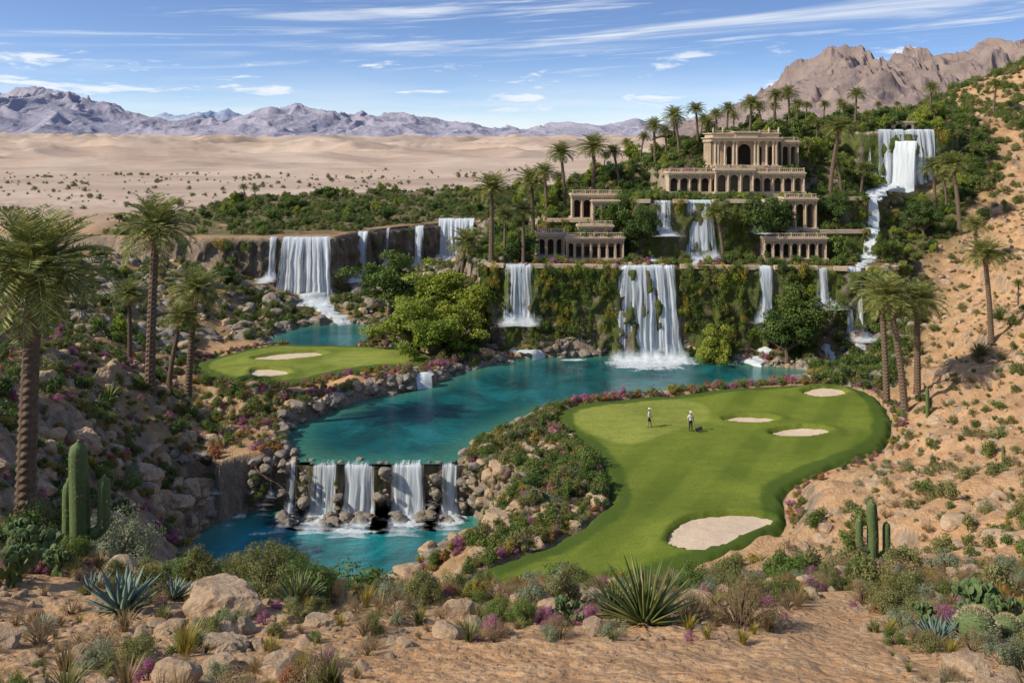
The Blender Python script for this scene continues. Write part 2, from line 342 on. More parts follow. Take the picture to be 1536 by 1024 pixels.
# ---------------- terrain
ys=[3.0]
while ys[-1]<185: ys.append(ys[-1]*1.0052+.006)
while ys[-1]<3200: ys.append(ys[-1]*1.0085)
ys=np.array(ys); ts=np.linspace(-.85,.95,520)
YY=np.repeat(ys[:,None],len(ts),1); XX=ts[None,:]*(YY+12)
x=XX.ravel();y=YY.ravel(); z=H(x,y)
me=mesh_np('terrain',np.stack([x,y,z],1),gridfaces(len(ys),len(ts)),[M['terrain']])
R={}
R['oasis']=[PD(*a) for a in [(150,155),(380,153),(500,156),(570,170),(740,190),(790,165),(900,260),(800,290),(560,270),(350,250),(290,205),(180,180)]]
R['canyon']=[PD(*a) for a in [(-150,100),(250,98),(300,118),(420,124),(540,128),(700,125),(715,150),(735,180),(640,172),(560,162),(500,149),(380,147),(200,148),(-150,150)]]
R['left']=[PD(*a) for a in [(-250,22),(60,24),(150,42),(215,60),(300,77),(430,79),(470,88),(400,95),(280,100),(150,100),(-250,100)]]
R['mound']=[PD(*a) for a in [(555,108),(680,105),(760,115),(800,116),(730,127),(700,135),(560,130),(545,118)]]
R['mid']=[PD(*a) for a in [(690,55),(800,56),(900,61),(940,66),(900,82),(850,90),(700,80),(680,74),(740,66)]]
R['right']=[PD(*a) for a in [(1130,47),(1300,66),(1350,80),(1330,100),(1300,115),(1420,128),(1900,150),(1900,40),(1800,18),(1400,22),(1150,30)]]
R['cliffbase']=[PD(*a) for a in [(770,111),(900,114),(1000,114),(1100,106),(1230,98),(1340,97),(1400,118),(1300,113),(1100,114.5),(760,117)]]
R['terr']=[PD(*a) for a in [(722,119),(1300,115.5),(1350,120),(1440,128),(1490,150),(1450,182),(1200,182),(1000,172),(900,162),(800,165),(740,165),(712,130)]]
R['upright']=[PD(*a) for a in [(1420,150),(1470,130),(1800,130),(1800,250),(1400,230),(1300,175)]]
R['fore']=[PD(*a) for a in [(-400,9),(1950,9),(1950,22),(1300,27),(1000,25),(600,21),(100,23),(-400,24)]]
R['ridge']=[PD(*a) for a in [(-300,19),(300,18.5),(900,19),(1300,22),(1800,22),(1800,27),(1300,31),(1000,27),(600,23),(100,26),(-300,27)]]
R['valley']=[PD(*a) for a in [(-200,24),(100,25),(500,21),(900,24),(1300,29),(1200,45),(1130,50),(900,50),(700,52),(300,60),(200,50)]]
R['plain']=[PD(*a) for a in [(-300,160),(150,165),(300,230),(600,280),(1000,290),(1000,420),(-400,420)]]
R['garden']=[(17,124.6),(17,130),(23,131),(23,128),(44.5,128),(44.5,131),(51,131),(51,130.2),(38,129.2),(36.3,124.8)]
veg=np.zeros(len(x))
for k,v in (('oasis',.9),('canyon',.6),('left',.35),('mound',1),('mid',.9),('cliffbase',.9),('terr',1),('valley',.5)):
    veg=np.maximum(veg,v*sm(-5,3,sdf(R[k],x,y)))
fattr(me,'veg',veg); fattr(me,'far',sm(150,260,y+ -x*.3)*(x<60)+sm(300,500,y)*(x>=60))
addobj('terrain',me)
# ---------------- golf
def heightpatch(name,poly,st,zf,mat,marg,extra=None,lob=None):
    P=np.array(poly); x0,y0=P.min(0)-marg-st; x1,y1=P.max(0)+marg+st
    gx=np.arange(x0,x1,st); gy=np.arange(y0,y1,st); X,Y=np.meshgrid(gx,gy); s=sdf(poly,X.ravel(),Y.ravel())
    keepv=(s>-marg).reshape(X.shape)
    kf=(keepv[:-1,:-1]&keepv[:-1,1:]&keepv[1:,1:]&keepv[1:,:-1])
    if lob is not None: kf&=lob(X[:-1,:-1],Y[:-1,:-1])
    f=gridfaces(*X.shape,keep=kf.ravel())
    xs,ys_=X.ravel(),Y.ravel(); z=zf(xs,ys_,s)
    used=np.unique(f); rm=np.full(len(xs),-1); rm[used]=np.arange(len(used))
    me=mesh_np(name,np.stack([xs,ys_,z],1)[used],rm[f],[mat]); fattr(me,'edge',s[used])
    if extra is not None: fattr(me,'putt',extra(xs[used],ys_[used]))
    return addobj(name,me)
def gz(x,y,s):
    z=golfz(x,y); s=s-.15+.5*fbm(x/1.8,y/1.8,3,24)
    bs=np.full(x.shape,-9.)
    for b in BUNK: bs=np.maximum(bs,sdf(b,x,y)+.22*fbm(x/1.2,y/1.2,2,26))
    z=z-.85*sm(-.1,.9,bs)+.25*sm(-1.8,-.2,bs)*(bs<0)
    return z+np.minimum(s,0)*.9+.05*np.clip(s,0,1)
PUTT=smoothpoly([UP(px,py,1) for px,py in [(840,622),(900,608),(1010,596),(1060,604),(1068,630),(1000,652),(950,668),(900,655)]])
LPUTT=smoothpoly([UP(px,py,1) for px,py in [(470,545),(500,528),(590,526),(640,536),(600,545),(520,552)]])
heightpatch('golf_green',GREEN,.25,gz,M['golf'],1.0,lambda x,y:sm(-.4,.4,sdf(PUTT,x,y)))
heightpatch('golf_green',LGREEN,.35,gz,M['golf'],1.0,lambda x,y:np.maximum(sm(-.4,.4,sdf(LPUTT,x,y)),.45))
for b in BUNK:
    heightpatch('sand_bunker',b,.2,lambda x,y,s:golfz(x,y)-.16+.04*pn(x*1.3,y*1.3,4)+.1*sm(.9,-.1,s),M['sand'],.45)
# ---------------- water
heightpatch('lake_water',LAKE,.5,lambda x,y,s:x*0.,M['lake'],1.0,None,lambda X,Y:Y>75.9)
heightpatch('inlet_water',INLET,.5,lambda x,y,s:x*0.,M['lake'],1.0)
heightpatch('pool_water',POOL,.5,lambda x,y,s:x*0.-4.,M['pool'],1.0)
# ---------------- cliffs & waterfalls
def resample(path,st):
    P=[Vector((p[0],p[1])) for p in path]; out=[];S=0;ss=[]
    for a,b in zip(P[:-1],P[1:]):
        L=(b-a).length; k=max(1,int(L/st))
        for i in range(k): out.append(a.lerp(b,i/k)); ss.append(S+L*i/k)
        S+=L
    out.append(P[-1]); ss.append(S); A_=np.array([[p.x,p.y] for p in out]); return A_,np.array(ss)
def normals2(A_,side=1):
    T=np.gradient(A_,axis=0); k=7
    Tp=np.pad(T,((k,k),(0,0)),'edge'); T=np.stack([np.convolve(Tp[:,i],np.ones(2*k+1)/(2*k+1),'valid') for i in (0,1)],1)
    T/=np.linalg.norm(T,axis=1)[:,None]+1e-9
    return np.stack([T[:,1],-T[:,0]],1)*side
def cliff(name,path,z0,z1,mat,amp=1.,side=1,off=.3):
    A_,s=resample(path,.28); Nn=normals2(A_,side); hs=np.arange(z0,z1+.01,.28)
    Sg,Zg=np.meshgrid(s,hs); v=(Zg-z0)/(z1-z0)
    stp=np.floor(Zg/1.7+1.2*fbm(Sg/6,Zg*0,2,66))*.35
    D=off+amp*(1.6*(ridged(Sg/4,Zg/9,5,61)-.35)+.45*fbm(Sg/1.2,Zg/1.6,3,62)-.25*np.abs(stp-np.floor(stp)))*(.3+.7*np.sqrt(np.clip(1-v,0,1)))+amp*.8*(1-v)
    D=np.where(v>.97,-.9,D)
    X=A_[:,0][None]+Nn[:,0][None]*D; Y=A_[:,1][None]+Nn[:,1][None]*D
    Z=Zg+.12*fbm(Sg/2,Zg/2,2,63)
    return addobj(name,mesh_np(name,np.stack([X,Y,Z],-1).reshape(-1,3),gridfaces(*X.shape),[mat]))
cliff('mossy_cliff',P1F,-.8,11.5,M['cliff'],1.2)
cliff('rock_cliff',RIM[1:],-.5,11.6,M['cliffd'],1.6)
cliff('garden_cliff',P2F,11.3,19.5,M['cliff'],.8)
cliff('garden_cliff',[(4.2,128),(5,127),(18,126)],11.3,16.6,M['cliff'],.4)
cliff('garden_cliff',[(34,124.2),(50,125),(54,128)],11.3,15.2,M['cliff'],.4)
cliff('upper_cliff',P4F,15.5,29.6,M['cliff'],.9)
cliff('weir_rock_ledge',[(-29,78.5),(-24,76.5),(-17,76.3),(-10,76.3),(-4.2,76.2),(-2.,74.8)],-5,-.02,M['cliffd'],.45,off=-.1)
nfall=[0]
def ribbon(name,grid,mat,uv):
    nr,nc=grid.shape[:2]; me=mesh_np(name,grid.reshape(-1,3),gridfaces(nr,nc),[mat]); vattr(me,'wf',uv.reshape(-1,3)); return me
FALLBOX=[]
def foamdisc(par,cx,cy,rx,ry,z=.03,seed=0,k=1.5,h=.3):
    a=np.linspace(0,2*math.pi,57); r=np.linspace(0,1,18); Rr,Aa=np.meshgrid(r,a)
    wob=1+.35*pn(np.cos(Aa)*1.7+seed,np.sin(Aa)*1.7,19)
    X=cx+np.cos(Aa)*Rr*rx*wob; Y=cy+np.sin(Aa)*Rr*ry*wob; Z=z+h*np.clip(1-Rr*1.3,0,1)*np.abs(fbm(X*1.5,Y*1.5,3,8))
    uv=np.stack([X+seed*5,Y,k-Rr*1.35],-1)
    addobj('foam',ribbon('foam',np.stack([X,Y,Z],-1),M['foam'],uv),parent=par)
def waterfall(px0,px1,d,z1,z0,out=1.,dens=1.,mist=True,spread=0.,y1=None,foam=None,name='waterfall',mk=1.):
    xa,xb=(px0-768)/F*d,(px1-768)/F*d; ya=d; yb=y1 or d
    FALLBOX.append((xa-.5,xb+.5,d-6,d+.8))
    w=xb-xa; h=z1-z0; nu=max(5,int(w/.12)); nv=max(10,int(h/.22)); seed=nfall[0]*3+1; nfall[0]+=1
    par=bpy.data.objects.new(name,None); par.location=((xa+xb)/2,(ya+yb)/2,z0); SC.collection.objects.link(par)
    for L in range(2):
        u=np.linspace(0,1,nu+1); t=np.linspace(0,1,nv+5)
        U,T=np.meshgrid(u,t); drop=np.clip((T-.06)/.94,0,1)
        Z=z1+.06-h*drop+0*U-.35*np.clip(fbm(U*w*.9+seed,U*0+3,3,69),0,1)*min(1,h/6)*(T<.9)
        fo=np.where(T<.06,-1.0*(1-T/.06)*min(1,h/6),0)+out*(.25+.9*np.sqrt(drop)*min(1,h/6+.2))+L*-.3*min(1,h/5)
        st=fbm(U*w*1.3+seed*7,T*0+seed,4,70)
        fo=fo+st*.8*np.sqrt(drop)*min(1,h/7)+.12*fbm(U*w*3+seed,T*h*.5,2,71)*drop
        X=xa+(xb-xa)*U+(U-.5)*spread*drop+.22*fbm(T*h*.3+seed,U*3,2,73); Y=ya+(yb-ya)*U-fo
        g=np.stack([X-par.location.x,Y-par.location.y,Z-par.location.z],-1)
        ed=np.clip(np.minimum(U,1-U)*w/.7,0,1)
        uv=np.stack([U*w+seed*13+L*5,T*h+L*3,.62+.38*ed+(dens-1)*.5+.2*sm(.7,1,drop)-.05*L+.06*sm(.3,.0,drop)*(h>6)-.2*(T<.05)*(h<6)],-1)
        me=ribbon('water_sheet',g,M['fall'],uv); addobj('water_sheet',me,parent=par)
    if mist:
        hm=min(3.6,h*.38)*mk
        for k in range(5):
            u=np.linspace(0,1,nu+1); t=np.linspace(0,1,9); U,T=np.meshgrid(u,t)
            we=w+spread+2.6*min(1,h/5); X=(U-.5)*we; Y=-out*(1.0+.45*k)-(.5*k+.2)*(1-T)-.5*fbm(U*w,U*0+k,2,5); Z=T*hm*(1-.17*k)-.05
            ed=np.clip(np.minimum(U,1-U)*we/1.8,0,1)
            uv=np.stack([U*we+k*9+seed,T*hm+k,ed*.65+.62-T*1.05],-1)
            addobj('spray',ribbon('spray',np.stack([X,Y,Z],-1),M['mist'],uv),parent=par)
    if foam: foamdisc(par,0,-out-foam*.4,w/2+foam*.8,foam,.03,seed)
    return par
waterfall(925,1014,115.9,11.5,0,1.2,1.12,spread=1.6,foam=8.5)
waterfall(757,799,116.6,11.5,4.5,1,1.05,spread=.5)
waterfall(1130,1160,115.2,11.5,4.5,1.1,1.08,spread=.4)
waterfall(1222,1246,114.3,11.5,7,1,1.05,spread=.2)
waterfall(1266,1293,114.2,11.5,3,1,1.1,spread=.5)
waterfall(1030,1069,124.2,19.5,11.6,.9,1.2,spread=1.2,foam=2.5)
waterfall(980,1008,124.2,19.5,15,.9,1.08)
waterfall(1126,1142,124.2,19.5,15.3,.8,1.03)
waterfall(1314,1402,150.4,29.8,18,1.1,1.1,spread=1)
waterfall(1296,1306,150.8,29.3,22,1.1,.98)
waterfall(402,420,150,11.6,5,1.8,.97); waterfall(424,500,150.2,11.6,1.5,2.2,1.05,spread=1.5,foam=6)
waterfall(535,556,160.,11.6,4,2.8,1.06); waterfall(578,588,166.5,11.6,5,3.0,1.0); waterfall(620,640,171.,11.6,4,3.0,1.04); waterfall(656,716,178.,12.4,5,2.8,1.1)
for a_,b_,d_,zt_,zb_,dn,oo in ((462,510,76.3,.05,-4,1.1,1.),(512,570,76.2,.05,-4,1.12,1.2),(573,582,75.8,-.5,-4,.98,.9),(584,642,76.2,.04,-4,1.1,1.1),(646,655,76.1,-.2,-2.7,.98,.9),(659,693,76.2,.05,-4,1.05,1.)):
    waterfall(a_,b_,d_,zt_,zb_,oo,dn,foam=2.6 if b_-a_>18 else None,name='weir_waterfall',mk=1.)
waterfall(428,452,76.4,.3,-4,.9,1.05,name='weir_waterfall',foam=1.8); waterfall(405,420,76.7,.5,-2.6,.9,1.,name='weir_waterfall'); waterfall(335,352,77.5,.8,-1.6,.9,1.,name='weir_waterfall');waterfall(350,372,76.7,-.9,-4,.9,1.02,name='weir_waterfall',foam=1.6)
e_=bpy.data.objects.new('lake_foam',None); SC.collection.objects.link(e_)
for i,(a,b,rx,ry,k) in enumerate(((8,112.5,5,1.8,1.25),(28,112.,4.5,1.6,1.2),(14,109,9,3,1.05),(-13,72.,8,2.4,1.15),(-20,71.5,4,1.6,1.08))): foamdisc(e_,a,b,rx,ry,.025 if b>80 else -3.975,i*7,k,.1)
def cascade(pts,w0,w1,name='cascade_water'):
    P=[Vector(p) for p in pts]; Q=[]
    for a,b in zip(P[:-1],P[1:]):
        k=max(3,int((b-a).length/.35))
        for i in range(k): Q.append(a.lerp(b,i/k))
    Q.append(P[-1]); A3=np.array([list(p) for p in Q]); ker=np.ones(7)/7
    A3=np.stack([np.convolve(np.pad(A3[:,i],3,'edge'),ker,'valid') for i in range(3)],1)
    A3[:,0]+=.5*fbm(np.arange(len(A3))*.18,np.zeros(len(A3)),2,9)
    T=np.gradient(A3,axis=0)[:,:2]; T/=np.linalg.norm(T,axis=1)[:,None]+1e-9; Nn=np.stack([T[:,1],-T[:,0]],1)
    u=np.linspace(-.5,.5,11); t=np.linspace(0,1,len(A3)); wd=w0+(w1-w0)*t
    X=A3[:,0][:,None]+Nn[:,0][:,None]*u*wd[:,None]; Y=A3[:,1][:,None]+Nn[:,1][:,None]*u*wd[:,None]
    hz=H(X.ravel(),Y.ravel()).reshape(X.shape).max(1); ln=np.minimum.accumulate(np.maximum(hz,A3[:,2]*0-1)+.12)
    ln=np.maximum(ln,hz+.05)
    Z=ln[:,None]+.2*(fbm(X*1.2,Y*1.2,3,15))-.25*np.abs(u)*2
    uv=np.stack([u[None]*wd[:,None]*1.2+0*X,np.cumsum(np.ones_like(X)*.35,0),np.clip((.5-np.abs(u))*5,0,1)[None]+0*X+.15],-1)
    me=ribbon(name,np.stack([X,Y,Z],-1),M['foam'],uv); addobj(name,me)
    for i in range(0,len(A3),6): FALLBOX.append((A3[i,0]-1.2,A3[i,0]+1.2,A3[i,1]-2.5,A3[i,1]+1))
cascade([(0,115.2,4),(2.5,113.5,2),(5.5,111,0)],2.4,4.4)
cascade([(32.8,113.6,4),(31,112,2),(29,110,.1)],2.4,5.5)
cascade([(40,112.8,6),(39.5,110,3),(38,107,0)],1.4,2.)
cascade([(44,112.5,3),(43,109,1)],2,2.4)
cascade([(20,123,15),(18.5,120,12)],2.5,4)
cascade([(26,122.5,11.6),(25,119,11.6),(24,116.4,11.6)],4,5)
cascade([(66,148.5,18),(60,142,16),(54,135,14),(51,126,12),(47,118,11.5),(44.5,114.5,11.5)],5.5,2.2)
cascade([(-33,146,1.5),(-29,140,1),(-26,136,.8),(-24,131,.1)],6,2.6)
cascade([PD(640,101)+(1,),PD(640,97)+(0,)],2.4,2.8)
cascade([PD(1215,103)+(1,),PD(1200,100.5)+(0,)],1.4,1.8)
# ---------------- plant / rock prototypes
def cat(parts):
    V=[];Fc=[];Mi=[];o=0
    for v,f,m in parts:
        v=np.asarray(v,float).reshape(-1,3); f=np.asarray(f,int)
        V.append(v);Fc.append(f+o);Mi.append(np.full(len(f),m));o+=len(v)
    return np.concatenate(V),np.concatenate(Fc),np.concatenate(Mi)
def tube(path,rad,n=6):
    P=np.array(path,float); T=np.gradient(P,axis=0); T/=np.linalg.norm(T,axis=1)[:,None]+1e-9
    ref=np.array([1.,.13,.07]); 
    A1=np.cross(T,ref); bad=np.linalg.norm(A1,axis=1)<.2; A1[bad]=np.cross(T[bad],[0,1,.1]); A1/=np.linalg.norm(A1,axis=1)[:,None]; B1=np.cross(T,A1)
    a=np.linspace(0,2*math.pi,n,endpoint=False); r=np.asarray(rad,float)
    if r.ndim==1: r=np.repeat(r[:,None],n,1)
    V=P[:,None]+r[:,:,None]*(np.cos(a)[None,:,None]*A1[:,None]+np.sin(a)[None,:,None]*B1[:,None])
    m=len(P); i=np.arange(m-1)[:,None]*n; j=np.arange(n)[None]; k=(j+1)%n
    f=np.stack([i+j,i+k,i+n+k,i+n+j],-1).reshape(-1,4); return V.reshape(-1,3),f
def unit(v): return v/(np.linalg.norm(v,axis=-1,keepdims=True)+1e-9)
def leaves(P,D,Nn,L,Wd):
    S=unit(np.cross(Nn,D)); L=np.broadcast_to(L,(len(P),))[:,None]; Wd=np.broadcast_to(Wd,(len(P),))[:,None]
    V=np.stack([P,P+D*L*.5+S*Wd*.5,P+D*L,P+D*L*.5-S*Wd*.5],1).reshape(-1,3)
    return V,np.arange(len(P)*4).reshape(-1,4)
def cloud(r,n,cl,size,rx=1.,rz=1.1,hang=False,crad=.38,aspect=.55):
    a=r.uniform(0,2*math.pi,cl); e=np.arcsin(r.uniform(-.1,1,cl)); q=r.uniform(.35,.8,cl)
    C=np.stack([np.cos(a)*np.cos(e)*q*rx,np.sin(a)*np.cos(e)*q*rx,.3+np.sin(e)*q*rz],1)
    idx=r.integers(0,cl,n); d=unit(r.normal(size=(n,3))); cr=crad*r.uniform(.6,1.2,cl)[idx]
    P=C[idx]+d*(cr*r.uniform(.55,1.05,n))[:,None]; 
    if hang: P[:,2]=-np.abs(P[:,2]*1.6)+.4
    else: P[:,2]=np.abs(P[:,2])
    out=unit(d*.7+unit(P)*.5+r.normal(size=(n,3))*.45); D=unit(np.cross(out,r.normal(size=(n,3))))
    if hang: D=unit(D+np.array([0,0,-1.]))
    V,f=leaves(P,D,out,size*r.uniform(.6,1.3,n),size*aspect*r.uniform(.7,1.2,n)); return V,f,C
def shrub(seed,mat,n=800,size=.17,cl=9,rz=1.0,hang=False,crad=.38,aspect=.55,stems=True):
    r=np.random.default_rng(seed); V,f,C=cloud(r,n,cl,size,rz=rz,hang=hang,crad=crad,aspect=aspect); parts=[(V,f,0)]
    if stems and not hang:
        for c in C: parts.append((*tube([(0,0,-.1),c*.5+np.array([0,0,.05]),c],[.035,.022,.008],4),1))
    V,f,m=cat(parts); return mesh_np('shrub_mesh',V,f,[M[mat],M['twig']],False,m)
def rockmesh(seed,mat,sub=3,sharp=.55):
    import bmesh
    bm=bmesh.new(); bmesh.ops.create_icosphere(bm,subdivisions=sub,radius=1); r=random.Random(seed)
    planes=[(Vector((r.gauss(0,1),r.gauss(0,1),r.gauss(0,1))).normalized(),r.uniform(.55,.85)) for _ in range(11)]
    o=Vector((seed*3.1,seed*1.7,0))
    for v in bm.verts:
        c=v.co.copy(); c*=1+.35*mnoise.noise(c*1.1+o)
        for pn_,dd in planes:
            k=c.dot(pn_)-dd
            if k>0: c-=pn_*k*.85
        c*=1+.09*mnoise.noise(c*4+o)+.04*mnoise.noise(c*9+o)
        c.z*=.72; v.co=c
    me=bpy.data.meshes.new('rock_mesh'); bm.to_mesh(me); bm.free(); me.materials.append(M[mat])
    return me
def tuft(seed,mat,n=90,h=1.,spread=.7,w=.03,curve=.5):
    r=np.random.default_rng(seed); V=[];Fc=[]
    for i in range(n):
        a=r.uniform(0,2*math.pi); b=r.uniform(0,.12); L=h*r.uniform(.5,1.1); sp=spread*r.uniform(.1,1)
        p=np.array([math.cos(a)*b,math.sin(a)*b,0]); dr=np.array([math.cos(a),math.sin(a),0]); sd=np.array([-math.sin(a),math.cos(a),0])*w
        prev=len(V)
        for k in range(4):
            t=k/3; c=p+dr*(sp*t*(1-curve+curve*t))+np.array([0,0,L*(t-curve*.35*t*t*sp)]); ww=(1-t)**.8
            V.append(c-sd*ww-1e-4*sd); V.append(c+sd*ww+1e-4*sd)
        for k in range(3): q=prev+k*2; Fc.append((q,q+1,q+3,q+2))
    return mesh_np('tuft_mesh',V,Fc,[M[mat]],False)
def rosette(seed,mat,n=42,L=1.,w=.1,e0=85,e1=8,thick=.03,bend=.15):
    r=np.random.default_rng(seed); V=[];Fc=[]
    for i in range(n):
        t=i/n; a=i*2.39996; el=math.radians(e0+(e1-e0)*t**.8+r.uniform(-5,5)); l=L*r.uniform(.85,1.1)*(.75+.25*math.sin(t*3.1))
        dr=np.array([math.cos(a),math.sin(a),0]); sd=np.array([-math.sin(a),math.cos(a),0]); c=dr*.05+np.array([0,0,.05]); base=len(V); K=7
        for k in range(K):
            s=k/(K-1); ww=w*(.55+1.1*s-1.62*s*s) if s<1 else .002; ww=max(ww,.003); ee=el+bend*(s-.4)
            if k: c=c+(dr*math.cos(ee)+np.array([0,0,math.sin(ee)]))*l/(K-1)
            up=np.array([0,0,1])*math.cos(ee)-dr*math.sin(ee)
            V+= [c-sd*ww+up*ww*.35,c-up*thick*(1-s),c+sd*ww+up*ww*.35,c+up*thick*.1*(1-s)]
        for k in range(K-1):
            q=base+k*4
            for j in range(4): Fc.append((q+j,q+(j+1)%4,q+4+(j+1)%4,q+4+j))
    return mesh_np('rosette_mesh',V,Fc,[M[mat]],True)
def palm_mesh(seed,h=9.,L=2.7,nf=58,lean=.5,rad=.26):
    r=np.random.default_rng(seed); parts=[]; az=r.uniform(0,6.28)
    t=np.linspace(0,1,70); path=np.stack([math.cos(az)*lean*t**1.6,math.sin(az)*lean*t**1.6,t*h-.3],1)
    rr=rad*(1-.28*t)*(1+.35*np.exp(-t*14))+.035*(np.arange(70)%2)+.06*np.exp(-((t-1)/.06)**2); a=np.arange(10)
    R2=rr[:,None]*(1+.10*((np.arange(70)[:,None]+a[None])%2)); parts.append((*tube(path,R2,10),0))
    top=path[-1]
    def frond(az,e0,l,dro,mi,npair=32):
        K=12; c=top+np.array([0,0,.05]); pts=[c]; dirs=[]
        for k in range(K):
            s=k/(K-1); e=e0-dro*s**1.2; d=np.array([math.cos(az)*math.cos(e),math.sin(az)*math.cos(e),math.sin(e)]); dirs.append(d); c=c+d*l/K; pts.append(c)
        pts=np.array(pts); dirs=np.array(dirs+[dirs[-1]]); parts.append((*tube(pts,np.linspace(.045,.008,K+1),4),mi))
        s=np.linspace(.10,1,npair); ii=s*(K); i0=np.clip(ii.astype(int),0,K-1); fr=(ii-i0)[:,None]
        P=pts[i0]*(1-fr)+pts[i0+1]*fr; T=unit(dirs[i0]); sd=np.array([-math.sin(az),math.cos(az),0]); up=unit(np.cross(T,sd)*1.)
        up=np.where(up[:,2:3]<0,-up,up)
        LL=l*.24*np.sin(np.clip(s*.93+.09,0,1)*math.pi)**.55+.04
        for sg in (-1,1):
            D=unit(T*.75+sd*sg*1.0+up*.25+r.normal(size=(npair,3))*.10-np.array([0,0,.18])); Nn=unit(up+.5*r.normal(size=(npair,3)))
            V,f=leaves(P,D,Nn,LL*r.uniform(.85,1.1,npair),.055*l/2.7); parts.append((V,f,mi))
    for i in range(nf):
        t=(i+.5)/nf; e0=math.radians(82-100*t**1.05+r.uniform(-7,7)); frond(i*2.39996+r.uniform(-.2,.2),e0,L*r.uniform(.85,1.08)*(.8+.2*min(1,t*2.5)),math.radians(38+32*t+r.uniform(-8,10)),1)
    for i in range(13): frond(r.uniform(0,6.28),math.radians(r.uniform(-60,-30)),L*r.uniform(.4,.65),math.radians(35),2,16)
    V,f,m=cat(parts); return mesh_np('date_palm_mesh',V,f,[M['trunk'],M['palm'],M['palmdry']],False,m),h+L*.72
def tree_mesh(seed,mat,h=1.,n=5200,size=.055):
    r=np.random.default_rng(seed); parts=[]; top=np.array([r.uniform(-.04,.04),r.uniform(-.04,.04),.3])
    parts.append((*tube([(0,0,-.05),(0,.01,.12),top],[.05,.035,.03],8),1)); cs=[]
    for i in range(17):
        a=i*2.4+r.uniform(-.3,.3); e=r.uniform(.1,1.45); l=r.uniform(.25,.5); d=np.array([math.cos(a)*math.cos(e),math.sin(a)*math.cos(e),math.sin(e)*1.05])
        end=top+d*l; parts.append((*tube([top-np.array([0,0,.08]),top+d*l*.5+r.normal(size=3)*.02,end],[.022,.013,.005],5),1)); cs.append(end)
        cs.append(end+r.normal(size=3)*.09); cs.append(top+d*l*.6+r.normal(size=3)*.07)
    cs=np.array(cs); idx=r.integers(0,len(cs),n); d=unit(r.normal(size=(n,3))); d[:,2]=np.where(d[:,2]<-.35,-d[:,2],d[:,2])
    cr=.115*r.uniform(.6,1.25,len(cs))[idx]; P=cs[idx]+d*(cr*r.uniform(.6,1.05,n))[:,None]*np.array([1.15,1.15,.8]); out=unit(d+r.normal(size=(n,3))*.5); D=unit(np.cross(out,r.normal(size=(n,3))))
    V,f=leaves(P,D,out,size*r.uniform(.6,1.2,n),size*.6); parts.append((V,f,0))
    V,f,m=cat(parts); return mesh_np('broadleaf_tree_mesh',V,f,[M[mat],M['bark']],False,m)
# ---------------- scatter by geometry nodes
pc=[0]
def protos(meshes):
    c=bpy.data.collections.new('plant_library')
    for i,me in enumerate(meshes):
        o=bpy.data.objects.new('proto_%03d_%02d'%(pc[0],i),me); c.objects.link(o)
    pc[0]+=1; return c,len(meshes)
def scatter(name,pr,P,S,tilt=.12,rotz=None,sz=None):
    col,k=pr; P=np.asarray(P,float)
    if len(P)==0: return
    me=bpy.data.meshes.new(name); me.vertices.add(len(P)); me.vertices.foreach_set('co',P.astype(np.float32).ravel())
    m=len(P); rz=rng.uniform(0,6.283,m) if rotz is None else rotz
    vattr(me,'rot',np.stack([rng.normal(0,tilt,m),rng.normal(0,tilt,m),rz],1))
    S=np.asarray(S); vattr(me,'scl',np.stack([S*rng.uniform(.8,1.2,m),S*rng.uniform(.8,1.2,m),S*(rng.uniform(.75,1.2,m) if sz is None else sz)],1))
    a=me.attributes.new('pidx','INT','POINT'); a.data.foreach_set('value',rng.integers(0,k,m).astype(np.int32))
    o=addobj(name,me); ng=bpy.data.node_groups.new(name+'_scatter','GeometryNodeTree')
    ng.interface.new_socket('Geometry',in_out='INPUT',socket_type='NodeSocketGeometry'); ng.interface.new_socket('Geometry',in_out='OUTPUT',socket_type='NodeSocketGeometry')
    gi=ng.nodes.new('NodeGroupInput');go=ng.nodes.new('NodeGroupOutput'); ip=ng.nodes.new('GeometryNodeInstanceOnPoints'); ci=ng.nodes.new('GeometryNodeCollectionInfo')
    ci.inputs['Collection'].default_value=col; ci.inputs['Separate Children'].default_value=True; ci.inputs['Reset Children'].default_value=True
    ip.inputs['Pick Instance'].default_value=True
    def na(t,nm):
        q=ng.nodes.new('GeometryNodeInputNamedAttribute'); q.data_type=t; q.inputs['Name'].default_value=nm
        return [s for s in q.outputs if s.enabled and s.name=='Attribute'][0]
    er=ng.nodes.new('FunctionNodeEulerToRotation')
    L=ng.links.new; L(gi.outputs[0],ip.inputs['Points']); L(ci.outputs[0],ip.inputs['Instance']); L(na('INT','pidx'),ip.inputs['Instance Index'])
    L(na('FLOAT_VECTOR','rot'),er.inputs[0]); L(er.outputs[0],ip.inputs['Rotation']); L(na('FLOAT_VECTOR','scl'),ip.inputs['Scale']); L(ip.outputs[0],go.inputs[0])
    md=o.modifiers.new('scatter','NODES'); md.node_group=ng; return o
BLD=[(22.5,44.5,128.,134.5),(29.5,43.,134.5,143),(7.5,17,124.5,131),(6.5,16,118.5,124.5),(2.8,7.2,120.5,125),(33.5,44,119,124.5),(37,44,124.5,129)]
